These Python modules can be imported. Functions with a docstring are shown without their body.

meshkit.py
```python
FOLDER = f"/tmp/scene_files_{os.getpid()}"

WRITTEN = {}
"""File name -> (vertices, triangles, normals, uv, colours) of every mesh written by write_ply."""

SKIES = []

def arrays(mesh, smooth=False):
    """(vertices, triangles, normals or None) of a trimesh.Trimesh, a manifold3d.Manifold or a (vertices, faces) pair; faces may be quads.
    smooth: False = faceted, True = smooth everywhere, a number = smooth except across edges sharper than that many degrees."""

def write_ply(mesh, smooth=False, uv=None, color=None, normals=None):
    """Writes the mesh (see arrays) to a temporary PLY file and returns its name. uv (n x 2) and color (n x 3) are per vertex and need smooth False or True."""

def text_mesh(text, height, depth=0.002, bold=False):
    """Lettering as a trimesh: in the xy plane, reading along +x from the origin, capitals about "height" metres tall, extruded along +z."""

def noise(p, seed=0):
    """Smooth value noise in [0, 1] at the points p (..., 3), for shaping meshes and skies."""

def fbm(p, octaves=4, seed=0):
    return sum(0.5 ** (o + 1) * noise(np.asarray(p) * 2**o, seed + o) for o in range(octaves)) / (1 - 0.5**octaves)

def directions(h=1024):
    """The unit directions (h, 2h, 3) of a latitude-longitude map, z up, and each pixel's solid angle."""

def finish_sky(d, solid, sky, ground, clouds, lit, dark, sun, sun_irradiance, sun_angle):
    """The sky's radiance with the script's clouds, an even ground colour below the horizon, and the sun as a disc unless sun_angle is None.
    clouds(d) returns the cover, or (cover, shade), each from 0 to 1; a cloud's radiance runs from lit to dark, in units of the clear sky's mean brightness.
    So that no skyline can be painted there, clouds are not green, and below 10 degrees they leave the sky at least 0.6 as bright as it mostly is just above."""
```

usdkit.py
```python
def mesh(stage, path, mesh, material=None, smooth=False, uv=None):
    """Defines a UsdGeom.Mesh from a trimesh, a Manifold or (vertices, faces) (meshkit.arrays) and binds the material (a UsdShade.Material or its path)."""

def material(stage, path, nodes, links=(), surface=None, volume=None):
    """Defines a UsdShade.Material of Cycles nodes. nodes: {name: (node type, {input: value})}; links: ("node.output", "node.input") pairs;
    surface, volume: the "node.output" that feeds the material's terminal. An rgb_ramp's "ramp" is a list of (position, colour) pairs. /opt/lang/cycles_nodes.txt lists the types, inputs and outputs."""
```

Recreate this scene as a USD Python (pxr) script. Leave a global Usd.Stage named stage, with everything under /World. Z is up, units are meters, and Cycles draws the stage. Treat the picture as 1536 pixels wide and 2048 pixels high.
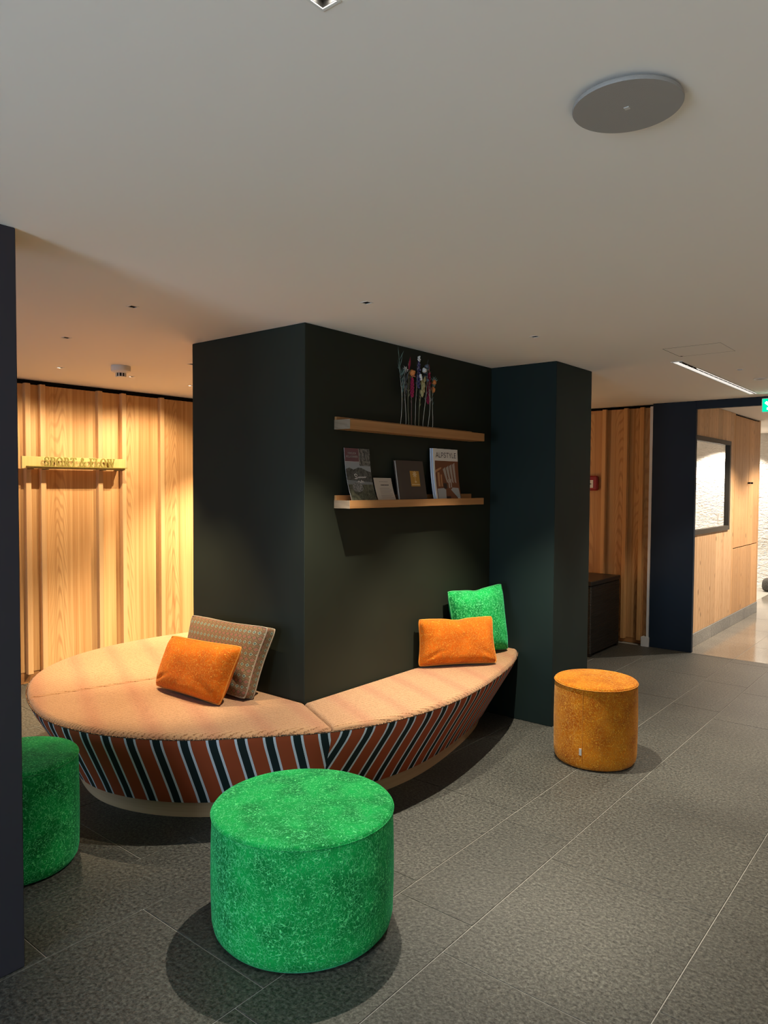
import math, random
import numpy as np
import trimesh
import shapely
from shapely.geometry import Polygon, LineString, Point, box as sbox
from shapely.ops import unary_union
from scipy.spatial import Delaunay
from scipy.interpolate import CubicSpline
import usdkit, meshkit
from pxr import Gf, Sdf, Usd, UsdGeom, UsdLux, UsdShade

random.seed(7)
rng = np.random.default_rng(7)
stage = Usd.Stage.CreateInMemory()
UsdGeom.SetStageUpAxis(stage, UsdGeom.Tokens.z)
UsdGeom.SetStageMetersPerUnit(stage, 1.0)
stage.SetDefaultPrim(UsdGeom.Xform.Define(stage, '/World').GetPrim())
UsdGeom.Scope.Define(stage, '/World/Looks')

# ------------------------------------------------------------------ camera
H = 2.334                      # ceiling height
F_PX, YAW, PITCH, ROLL, EYE = 1458.286, 0.684235, -0.037804, 0.005835, 1.55
fw = np.array([-math.sin(YAW) * math.cos(PITCH), math.cos(YAW) * math.cos(PITCH), math.sin(PITCH)])
rt = np.array([math.cos(YAW), math.sin(YAW), 0.0]); up = np.cross(rt, fw)
rt, up = math.cos(ROLL) * rt + math.sin(ROLL) * up, -math.sin(ROLL) * rt + math.cos(ROLL) * up
cam = UsdGeom.Camera.Define(stage, '/World/Camera')
cam.AddTransformOp().Set(Gf.Matrix4d(*rt, 0, *up, 0, *(-fw), 0, 0, 0, EYE, 1))
FOCAL = 24.0
cam.CreateFocalLengthAttr(FOCAL)
cam.CreateHorizontalApertureAttr(FOCAL * 1536 / F_PX)
cam.CreateVerticalApertureAttr(FOCAL * 2048 / F_PX)
cam.CreateClippingRangeAttr(Gf.Vec2f(0.05, 100))
cam.CreateExposureAttr(0.35)

# ------------------------------------------------------------------ lights (daylight here, each lamp's light in its builder)
WARM = (1.0, 0.77, 0.49)       # lamps of the wood-lined bay
SOFT = (1.0, 0.89, 0.72)       # lamps over the bench
SPOT_W = 1.9
DAY = (0.62, 0.80, 1.0)        # daylight of the window behind the camera
DAY_I = 14.0
LOBBY_FILL = 19.0                  # added unseen lamps whose bounce off a pale floor lifts the ceiling


def rect_light(path, pos, rot, w, h, color, intensity, spread=None):
    l = UsdLux.RectLight.Define(stage, path)
    l.AddTranslateOp().Set(Gf.Vec3d(*pos)); l.AddRotateXYZOp().Set(Gf.Vec3f(*rot))
    l.CreateWidthAttr(w); l.CreateHeightAttr(h); l.CreateColorAttr(Gf.Vec3f(*color)); l.CreateIntensityAttr(intensity)
    return l


def dome():
    d = UsdLux.DomeLight.Define(stage, '/World/sky')
    d.CreateColorAttr(Gf.Vec3f(0.55, 0.75, 1.0)); d.CreateIntensityAttr(0.5)


dome()

# ------------------------------------------------------------------ helpers
LOOKS = {}
counts = {}


def path_of(name, parent=None):
    base = (parent if parent else '/World')
    k = (base, name)
    n = counts.get(k, 0); counts[k] = n + 1
    return f'{base}/{name}' + (f'_{n:03d}' if n else '')


def tag(prim, label=None, cat=None, group=None, kind=None):
    for k, v in (('label', label), ('category', cat), ('group', group), ('kind', kind)):
        if v:
            prim.SetCustomDataByKey(k, v)
    return prim


def thing(name, label, cat, loc=(0, 0, 0), rz=0.0, group=None, kind=None):
    p = path_of(name)
    x = UsdGeom.Xform.Define(stage, p)
    x.AddTranslateOp().Set(Gf.Vec3d(*map(float, loc)))
    if rz:
        x.AddRotateZOp().Set(math.degrees(rz))
    tag(x.GetPrim(), label, cat, group, kind)
    return p


def part(name, mesh, m, parent=None, smooth=False, uv=None, label=None):
    p = path_of(name, parent)
    if uv is not None and smooth not in (True, False):
        smooth = True
    usdkit.mesh(stage, p, mesh, LOOKS[m], smooth=smooth, uv=uv)
    if label:
        stage.GetPrimAtPath(p).SetCustomDataByKey('label', label)
    return p


def solo(name, mesh, m, label, cat, group=None, kind=None, smooth=False, uv=None):
    p = part(name, mesh, m, None, smooth, uv)
    tag(stage.GetPrimAtPath(p), label, cat, group, kind)
    return p


def bx(x0, x1, y0, y1, z0, z1):
    b = trimesh.creation.box([x1 - x0, y1 - y0, z1 - z0])
    b.apply_translation([(x0 + x1) / 2, (y0 + y1) / 2, (z0 + z1) / 2])
    return b


def chamfer(x0, x1, y0, y1, z0, z1, c=0.002):
    """box with chamfered edges (hull of the three shrunken boxes)"""
    pts = []
    for i in range(3):
        for sx in (0, 1):
            for sy in (0, 1):
                for sz in (0, 1):
                    d = [c, c, c]; d[i] = 0
                    pts.append([(x1 - d[0]) if sx else (x0 + d[0]), (y1 - d[1]) if sy else (y0 + d[1]), (z1 - d[2]) if sz else (z0 + d[2])])
    return trimesh.convex.convex_hull(np.array(pts))


def cat_(ms):
    return trimesh.util.concatenate(ms)


def tube(points, r, n=8, closed=False):
    P = np.asarray(points, float); N = len(P)
    rr = np.full(N, r) if np.ndim(r) == 0 else np.asarray(r, float)
    T = np.roll(P, -1, 0) - np.roll(P, 1, 0) if closed else np.gradient(P, axis=0)
    T /= np.linalg.norm(T, axis=1)[:, None] + 1e-12
    ref = np.array([0.31, 0.17, 0.93])
    A = np.cross(T, ref); A /= np.linalg.norm(A, axis=1)[:, None] + 1e-12
    B = np.cross(T, A)
    a = np.arange(n) * 2 * math.pi / n
    V = (P[:, None] + rr[:, None, None] * (np.cos(a)[None, :, None] * A[:, None] + np.sin(a)[None, :, None] * B[:, None])).reshape(-1, 3)
    F = []
    for i in range(N if closed else N - 1):
        j = (i + 1) % N
        for k in range(n):
            l = (k + 1) % n
            F += [[i * n + k, j * n + k, j * n + l], [i * n + k, j * n + l, i * n + l]]
    F = np.array(F)
    if not closed:
        V = np.vstack([V, P[0], P[-1]]); c0, c1 = len(V) - 2, len(V) - 1
        caps = [[c0, (k + 1) % n, k] for k in range(n)] + [[c1, (N - 1) * n + k, (N - 1) * n + (k + 1) % n] for k in range(n)]
        F = np.vstack([F, caps])
    m = trimesh.Trimesh(V, F, process=False)
    m.fix_normals() if len(F) < 400 else None
    return m


def lathe(profile, n=64):
    return trimesh.creation.revolve(np.array(profile, float), sections=n)


def extr(poly, h, z0=0.0):
    ms = []
    for g in getattr(poly, 'geoms', [poly]):
        if g.area > 1e-10:
            ms.append(trimesh.creation.extrude_polygon(g, h, engine='earcut'))
    m = cat_(ms); m.apply_translation([0, 0, z0])
    return m


def xf(mesh, R=None, t=(0, 0, 0)):
    m = mesh.copy()
    v = np.array(m.vertices)
    if R is not None:
        v = v @ np.asarray(R, float)          # rows of R: images of local x, y, z
    m.vertices = v + np.asarray(t, float)
    return m


# ------------------------------------------------------------------ materials
def M(name, nodes, links=(), surface='p.BSDF'):
    LOOKS[name] = usdkit.material(stage, f'/World/Looks/{name}', nodes, links, surface=surface)


def plain(name, color, rough=0.5, spec=0.5, metal=0.0, bump=None, var=0.0, **kw):
    nodes = {'p': ('principled_bsdf', {'base_color': color, 'roughness': rough, 'specular_ior_level': spec, 'metallic': metal, **kw})}
    links = []
    if bump or var:
        nodes['g'] = ('geometry', {})
    if var:
        nodes['nv'] = ('noise_texture', {'scale': 2.3, 'detail': 4.0})
        nodes['rv'] = ('rgb_ramp', {'ramp': [(0.3, tuple(c * (1 - var) for c in color)), (0.7, tuple(min(1, c * (1 + var)) for c in color))]})
        links += [('g.position', 'nv.vector'), ('nv.fac', 'rv.fac'), ('rv.color', 'p.base_color')]
    if bump:
        nodes['nb'] = ('noise_texture', {'scale': bump[0], 'detail': 3.0})
        nodes['b'] = ('bump', {'strength': bump[1], 'distance': bump[2]})
        links += [('g.position', 'nb.vector'), ('nb.fac', 'b.height'), ('b.normal', 'p.normal')]
    M(name, nodes, links)


def glow(name, color, strength):
    M(name, {'e': ('emission', {'color': color, 'strength': strength})}, surface='e.emission')


plain('ceiling_paint', (0.82, 0.775, 0.72), 0.9, 0.2, bump=(60, 0.05, 0.002))
plain('green_paint', (0.0150, 0.0185, 0.0120), 0.6, 0.2, bump=(35, 0.12, 0.002), var=0.12)
plain('shaded_green_paint', (0.008, 0.017, 0.016), 0.6, 0.2, bump=(35, 0.12, 0.002), var=0.12)  # same green paint, the pilaster's different light put into the colour
plain('navy_paint', (0.010, 0.019, 0.034), 0.6, 0.2, bump=(35, 0.12, 0.002), var=0.1)
plain('violet_grey_paint', (0.034, 0.032, 0.042), 0.6, 0.3, bump=(35, 0.1, 0.002))
plain('cream_paint', (0.62, 0.56, 0.48), 0.8, 0.2)
plain('white_trim', (0.62, 0.62, 0.62), 0.5)
plain('black_gap', (0.008, 0.008, 0.008), 0.9, 0.1)
plain('grout', (0.33, 0.32, 0.29), 0.9, 0.1)
plain('white_plastic', (0.72, 0.70, 0.66), 0.45)
plain('grey_grille', (0.30, 0.285, 0.265), 0.6, bump=(900, 0.4, 0.001))
plain('pale_grey', (0.5, 0.49, 0.46), 0.5)
plain('black_plastic', (0.012, 0.011, 0.010), 0.4)
plain('dark_brown_metal', (0.060, 0.050, 0.038), 0.5, 0.3)
plain('brass', (0.24, 0.20, 0.045), 0.45, metal=0.15)
plain('dark_metal', (0.05, 0.04, 0.03), 0.4, metal=0.6)
plain('alarm_red', (0.30, 0.012, 0.014), 0.4)
plain('sign_white', (0.8, 0.8, 0.8), 0.5)
plain('grey_tag', (0.42, 0.40, 0.37), 0.6)
glow('exit_green', (0.0, 0.60, 0.27), 1.5)
glow('exit_white', (0.75, 1.0, 0.92), 6.0)
glow('blade_glow', (1.0, 0.93, 0.84), 0.75)  # emission standing in for light caught on the vent blades
glow('lamp_lens', (1.0, 0.93, 0.8), 25.0)
glow('warm_lens', (1.0, 0.8, 0.5), 2.5)
M('pane_glass', {'f': ('fresnel', {'IOR': 1.45}), 't': ('transparent_bsdf', {}), 'g': ('glossy_bsdf', {'color': (1, 1, 1), 'roughness': 0.02}), 'mi': ('math', {'math_type': 'minimum', 'value2': 0.22}), 'm': ('mix_closure', {})},
  [('f.fac', 'mi.value1'), ('mi.value', 'm.fac'), ('t.BSDF', 'm.closure1'), ('g.BSDF', 'm.closure2')], surface='m.closure')


def stone(name, dark, light, rough, bumpy):
    M(name, {'g': ('geometry', {}), 'oi': ('object_info', {}),
             'n1': ('noise_texture', {'scale': 78.0, 'detail': 5.0, 'roughness': 0.78}), 'n2': ('noise_texture', {'scale': 1.7, 'detail': 4.0}), 'n3': ('voronoi_texture', {'scale': 95.0}),
             'r1': ('rgb_ramp', {'ramp': [(0.36, dark), (0.52, tuple(0.6 * a + 0.4 * b for a, b in zip(dark, light))), (0.68, light)]}),
             'r2': ('rgb_ramp', {'ramp': [(0.3, (0.80, 0.80, 0.79)), (0.7, (1.15, 1.14, 1.1))]}),
             'mr': ('map_range', {'to_min': 0.95, 'to_max': 1.06}),
             'mm': ('mix_color', {'blend_type': 'multiply', 'fac': 1.0, 'use_clamp': False}),
             'vs': ('vector_math', {'math_type': 'scale'}),
             'add': ('math', {'math_type': 'multiply_add', 'value2': 0.5}),
             'b': ('bump', {'strength': bumpy, 'distance': 0.004}),
             'p': ('principled_bsdf', {'roughness': rough, 'specular_ior_level': 0.45})},
      [('g.position', 'n1.vector'), ('g.position', 'n2.vector'), ('g.position', 'n3.vector'), ('n1.fac', 'r1.fac'), ('n2.fac', 'r2.fac'),
       ('r1.color', 'mm.a'), ('r2.color', 'mm.b'), ('oi.random', 'mr.value'), ('mm.result', 'vs.vector1'), ('mr.result', 'vs.scale'), ('vs.vector', 'p.base_color'),
       ('n3.distance', 'add.value1'), ('n1.fac', 'add.value3'), ('add.value', 'b.height'), ('b.normal', 'p.normal')])


stone('granite', (0.008, 0.0083, 0.0072), (0.135, 0.136, 0.119), 0.5, 0.5)
stone('lit_granite', (0.15, 0.135, 0.115), (0.33, 0.30, 0.26), 0.12, 0.02)  # same granite tile, the passage light and gloss put into a paler colour
stone('bounce_stone', (0.45, 0.42, 0.37), (0.66, 0.62, 0.55), 0.5, 0.1)  # pale stone for the added bounce floor out of view
stone('base_stone', (0.20, 0.195, 0.185), (0.40, 0.39, 0.37), 0.6, 0.3)
stone('rock', (0.03, 0.028, 0.025), (0.14, 0.13, 0.12), 0.8, 0.8)
M('stucco', {'g': ('geometry', {}), 'mp': ('mapping', {'scale': (1, 1, 2.2)}), 'n': ('noise_texture', {'scale': 16.0, 'detail': 3.0, 'distortion': 0.8}), 'b': ('bump', {'strength': 0.9, 'distance': 0.03}),
             'p': ('principled_bsdf', {'base_color': (0.80, 0.77, 0.73), 'roughness': 0.9})},
  [('g.position', 'mp.vector'), ('mp.vector', 'n.vector'), ('n.fac', 'b.height'), ('b.normal', 'p.normal')])


def wood(name, light, mid, dark, rough=0.5, knots=False, contrast=1.0):
    """flat-sawn board; st.x metres across from the heart of the board, st.y metres along the grain"""
    nodes = {
        'uv': ('attribute', {'attribute': 'st'}), 'sp': ('separate_xyz', {}), 'oi': ('object_info', {}),
        'rs': ('math', {'math_type': 'multiply', 'value2': 37.0}), 'cz': ('combine_xyz', {}), 'of': ('vector_math', {'math_type': 'add'}),
        'm1': ('mapping', {'scale': (7.0, 0.55, 1.0)}), 'n1': ('noise_texture', {'scale': 1.0, 'detail': 2.0}),
        'u2': ('math', {'math_type': 'multiply'}), 'ph': ('math', {'math_type': 'multiply_add', 'value2': 42.0}),
        'ph2': ('math', {'math_type': 'multiply_add', 'value2': 1.5}), 'ph3': ('math', {'math_type': 'multiply', 'value2': 46.0}), 'si': ('math', {'math_type': 'sine'}),
        'ab': ('math', {'math_type': 'absolute'}), 'am': ('map_range', {'from_min': 0.0, 'from_max': 0.10, 'to_min': 0.50 * contrast, 'to_max': 0.05 * contrast, 'clamp': True}),
        'lines': ('map_range', {'from_min': 0.1, 'from_max': 1.0, 'to_min': 0.0, 'to_max': 1.0, 'clamp': True}), 'la': ('math', {'math_type': 'multiply'}),
        'm2': ('mapping', {'scale': (24.0, 0.22, 1.0)}), 'n2': ('noise_texture', {'scale': 1.0, 'detail': 4.0, 'roughness': 0.72}),
        'r2': ('rgb_ramp', {'ramp': [(0.34, mid), (0.60, light)]}),
        'm3': ('mapping', {'scale': (260.0, 6.0, 1.0)}), 'n3': ('noise_texture', {'scale': 1.0, 'detail': 1.0}),
        'mx': ('mix_color', {'blend_type': 'mix', 'b': dark}),
        'tone': ('map_range', {'to_min': 0.86, 'to_max': 1.12}), 'vs': ('vector_math', {'math_type': 'scale'}),
        'b': ('bump', {'strength': 0.15, 'distance': 0.001}),
        'p': ('principled_bsdf', {'roughness': rough, 'specular_ior_level': 0.35})}
    links = [('uv.vector', 'sp.vector'), ('oi.random', 'rs.value1'), ('rs.value', 'cz.y'), ('rs.value', 'cz.z'), ('uv.vector', 'of.vector1'), ('cz.vector', 'of.vector2'),
             ('of.vector', 'm1.vector'), ('m1.vector', 'n1.vector'), ('sp.x', 'u2.value1'), ('sp.x', 'u2.value2'), ('u2.value', 'ph.value1'), ('sp.y', 'ph.value3'),
             ('n1.fac', 'ph2.value1'), ('ph.value', 'ph2.value3'), ('ph2.value', 'ph3.value1'), ('ph3.value', 'si.value1'), ('sp.x', 'ab.value1'), ('ab.value', 'am.value'),
             ('si.value', 'lines.value'), ('lines.result', 'la.value1'), ('am.result', 'la.value2'), ('of.vector', 'm2.vector'), ('m2.vector', 'n2.vector'), ('n2.fac', 'r2.fac'),
             ('r2.color', 'mx.a'), ('la.value', 'mx.fac'), ('mx.result', 'vs.vector1'), ('oi.random', 'tone.value'), ('tone.result', 'vs.scale'), ('vs.vector', 'p.base_color'),
             ('of.vector', 'm3.vector'), ('m3.vector', 'n3.vector'), ('n3.fac', 'b.height'), ('b.normal', 'p.normal')]
    if knots:
        nodes |= {'mk': ('mapping', {'scale': (8.5, 3.4, 1.0)}), 'vk': ('voronoi_texture', {'scale': 1.0}), 'kr': ('map_range', {'from_min': 0.07, 'from_max': 0.115, 'to_min': 0.85, 'to_max': 0.0, 'clamp': True}),
                  'mxk': ('mix_color', {'blend_type': 'mix', 'b': (0.12, 0.05, 0.025)})}
        links.remove(('mx.result', 'vs.vector1'))
        links += [('of.vector', 'mk.vector'), ('mk.vector', 'vk.vector'), ('vk.distance', 'kr.value'), ('kr.result', 'mxk.fac'), ('mx.result', 'mxk.a'), ('mxk.result', 'vs.vector1')]
    M(name, nodes, links)


wood('larch', (0.64, 0.39, 0.175), (0.44, 0.215, 0.075), (0.30, 0.13, 0.045))
wood('larch_pale', (0.66, 0.43, 0.22), (0.56, 0.33, 0.15), (0.36, 0.17, 0.06))
wood('knotty_pine', (0.66, 0.42, 0.23), (0.57, 0.33, 0.165), (0.42, 0.21, 0.09), knots=True, contrast=0.7)
wood('door_pine', (0.60, 0.34, 0.155), (0.50, 0.265, 0.11), (0.38, 0.18, 0.07), knots=True, contrast=0.8)
wood('shelf_oak', (0.40, 0.20, 0.075), (0.31, 0.145, 0.05), (0.20, 0.08, 0.028), contrast=0.8)
wood('shelf_end_grain', (0.30, 0.22, 0.15), (0.24, 0.17, 0.11), (0.15, 0.10, 0.06), contrast=0.8)
wood('plinth_beech', (0.50, 0.33, 0.19), (0.42, 0.26, 0.14), (0.32, 0.17, 0.08), contrast=0.4)
wood('sign_spruce', (0.68, 0.50, 0.20), (0.60, 0.42, 0.15), (0.42, 0.25, 0.08), contrast=0.6)


def velvet(name, deep, base, line, scale=92.0, sheen=0.5, tint=None):
    """crushed velvet: short curved pale creases (broken cell rims), over a nap that varies in large patches"""
    M(name, {'tc': ('texture_coordinate', {}), 'wn': ('noise_texture', {'scale': 26.0, 'detail': 1.0}), 'ws': ('vector_math', {'math_type': 'scale', 'scale': 0.030}), 'wa0': ('vector_math', {'math_type': 'add'}), 'wn2': ('noise_texture', {'scale': 95.0, 'detail': 0.0}), 'ws2': ('vector_math', {'math_type': 'scale', 'scale': 0.020}), 'wa': ('vector_math', {'math_type': 'add'}),
             'mp': ('mapping', {'scale': (1.0, 1.0, 0.72)}),
             'nd': ('noise_texture', {'scale': 9.0, 'detail': 1.0}), 'v1': ('voronoi_texture', {'feature': 'distance_to_edge', 'scale': scale}),
             'ln': ('map_range', {'from_min': 0.02, 'from_max': 0.105, 'to_min': 1.0, 'to_max': 0.0, 'clamp': True}),
             'n2': ('noise_texture', {'scale': scale * 0.75, 'detail': 1.0}), 'br': ('map_range', {'from_min': 0.38, 'from_max': 0.54, 'to_min': 0.10, 'to_max': 1.0, 'clamp': True}),
             'mu': ('math', {'math_type': 'multiply'}), 'rb': ('rgb_ramp', {'ramp': [(0.36, deep), (0.62, base)]}),
             'mx': ('mix_color', {'blend_type': 'mix', 'b': line}), 'n4': ('noise_texture', {'scale': 420.0, 'detail': 1.0}),
             'hh': ('math', {'math_type': 'multiply_add', 'value2': 0.25}),
             'b': ('bump', {'strength': 0.8, 'distance': 0.004}),
             'p': ('principled_bsdf', {'roughness': 0.85, 'specular_ior_level': 0.15, 'sheen_weight': sheen, 'sheen_roughness': 0.32, 'sheen_tint': tint or tuple(min(1, 0.3 + 0.7 * c) for c in line)})},
      [('tc.object', 'wn.vector'), ('wn.color', 'ws.vector1'), ('tc.object', 'wa0.vector1'), ('ws.vector', 'wa0.vector2'), ('tc.object', 'wn2.vector'), ('wn2.color', 'ws2.vector1'), ('wa0.vector', 'wa.vector1'), ('ws2.vector', 'wa.vector2'), ('wa.vector', 'mp.vector'), ('mp.vector', 'v1.vector'), ('v1.distance', 'ln.value'),
       ('tc.object', 'nd.vector'), ('tc.object', 'n2.vector'), ('tc.object', 'n4.vector'),
       ('n2.fac', 'br.value'), ('ln.result', 'mu.value1'), ('br.result', 'mu.value2'), ('nd.fac', 'rb.fac'), ('rb.color', 'mx.a'), ('mu.value', 'mx.fac'), ('mx.result', 'p.base_color'),
       ('n4.fac', 'hh.value1'), ('mu.value', 'hh.value3'), ('hh.value', 'b.height'), ('b.normal', 'p.normal')])


velvet('green_velvet', (0.001, 0.19, 0.034), (0.003, 0.36, 0.064), (0.15, 0.86, 0.27), tint=(0.15, 1.0, 0.55))
velvet('orange_velvet', (0.50, 0.095, 0.002), (0.63, 0.135, 0.004), (0.85, 0.33, 0.035), scale=115.0, sheen=0.25)
velvet('amber_velvet', (0.38, 0.088, 0.001), (0.54, 0.16, 0.004), (0.92, 0.45, 0.03), scale=125.0, sheen=0.4)
plain('green_piping', (0.05, 0.34, 0.11), 0.8, 0.2)
plain('orange_piping', (0.62, 0.22, 0.03), 0.8, 0.2)

# seat fabric: looped weave in rows, with faint reddish bands
BD, BV = (0.911, -0.412, 0.0), (0.412, 0.911, 0.0)
M('seat_weave', {'g': ('geometry', {}), 'du': ('vector_math', {'math_type': 'dot_product', 'vector2': BD}), 'dv': ('vector_math', {'math_type': 'dot_product', 'vector2': BV}),
                 'cu': ('combine_xyz', {}), 'n1': ('noise_texture', {'scale': 70.0, 'detail': 2.0}),
                 'us': ('math', {'math_type': 'multiply_add', 'value2': 430.0}), 'nw': ('math', {'math_type': 'multiply', 'value2': 1.6}), 'rows': ('math', {'math_type': 'sine'}),
                 'vs': ('math', {'math_type': 'multiply', 'value2': 28.0}), 'bands': ('math', {'math_type': 'sine'}),
                 'br': ('rgb_ramp', {'ramp': [(0.50, (0.36, 0.205, 0.105)), (0.85, (0.35, 0.185, 0.098)), (1.0, (0.335, 0.167, 0.089))]}),
                 'bm': ('map_range', {'from_min': -1.0, 'from_max': 1.0}),
                 'mx': ('mix_color', {'b': (0.15, 0.062, 0.022)}), 'rm': ('map_range', {'from_min': 0.1, 'from_max': 1.0, 'to_min': 0.0, 'to_max': 0.95, 'clamp': True}),
                 'n2': ('noise_texture', {'scale': 150.0, 'detail': 2.0}), 'mul': ('math', {'math_type': 'multiply'}), 'n2r': ('map_range', {'from_min': 0.35, 'from_max': 0.65, 'clamp': True}),
                 'hi': ('math', {'math_type': 'subtract', 'value1': 1.0}),
                 'b': ('bump', {'strength': 0.6, 'distance': 0.003}), 'p': ('principled_bsdf', {'roughness': 0.95, 'specular_ior_level': 0.15, 'sheen_weight': 0.12})},
  [('g.position', 'du.vector1'), ('g.position', 'dv.vector1'), ('g.position', 'n1.vector'), ('g.position', 'n2.vector'), ('n1.fac', 'nw.value1'), ('du.value', 'us.value1'), ('nw.value', 'us.value3'),
   ('us.value', 'rows.value1'), ('dv.value', 'vs.value1'), ('vs.value', 'bands.value1'), ('bands.value', 'bm.value'), ('bm.result', 'br.fac'), ('br.color', 'mx.a'),
   ('rows.value', 'rm.value'), ('rm.result', 'mul.value1'), ('n2.fac', 'n2r.value'), ('n2r.result', 'mul.value2'), ('mul.value', 'mx.fac'), ('mx.result', 'p.base_color'),
   ('mul.value', 'hi.value2'), ('hi.value', 'b.height'), ('b.normal', 'p.normal')])

# striped skirt cloth: st.x metres along the cloth
P_STR = 0.121
RED, BLK, WHT = (0.33, 0.062, 0.020), (0.010, 0.020, 0.020), (0.60, 0.62, 0.66)
M('stripe_cloth', {'uv': ('attribute', {'attribute': 'st'}), 'sp': ('separate_xyz', {}), 'm': ('math', {'math_type': 'multiply', 'value2': 1.0 / P_STR}), 'fr': ('math', {'math_type': 'fraction'}),
                   'r': ('rgb_ramp', {'interpolate': False, 'ramp': [(0.0, RED), (0.245, WHT), (0.335, BLK), (0.615, WHT), (0.705, RED), (0.999, RED)]}),
                   'g': ('geometry', {}), 'n': ('noise_texture', {'scale': 900.0, 'detail': 1.0}), 'b': ('bump', {'strength': 0.15, 'distance': 0.001}),
                   'p': ('principled_bsdf', {'roughness': 0.8, 'specular_ior_level': 0.2})},
  [('uv.vector', 'sp.vector'), ('sp.x', 'm.value1'), ('m.value', 'fr.value1'), ('fr.value', 'r.fac'), ('r.color', 'p.base_color'), ('g.position', 'n.vector'), ('n.fac', 'b.height'), ('b.normal', 'p.normal')])
M('rim_thread', {'g': ('geometry', {}), 'n': ('noise_texture', {'scale': 160.0, 'detail': 2.0}), 'r': ('rgb_ramp', {'ramp': [(0.40, (0.03, 0.022, 0.018)), (0.55, (0.16, 0.085, 0.045)), (0.68, (0.45, 0.27, 0.14))]}),
                 'p': ('principled_bsdf', {'roughness': 0.95, 'specular_ior_level': 0.1})}, [('g.position', 'n.vector'), ('n.fac', 'r.fac'), ('r.color', 'p.base_color')])

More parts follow.
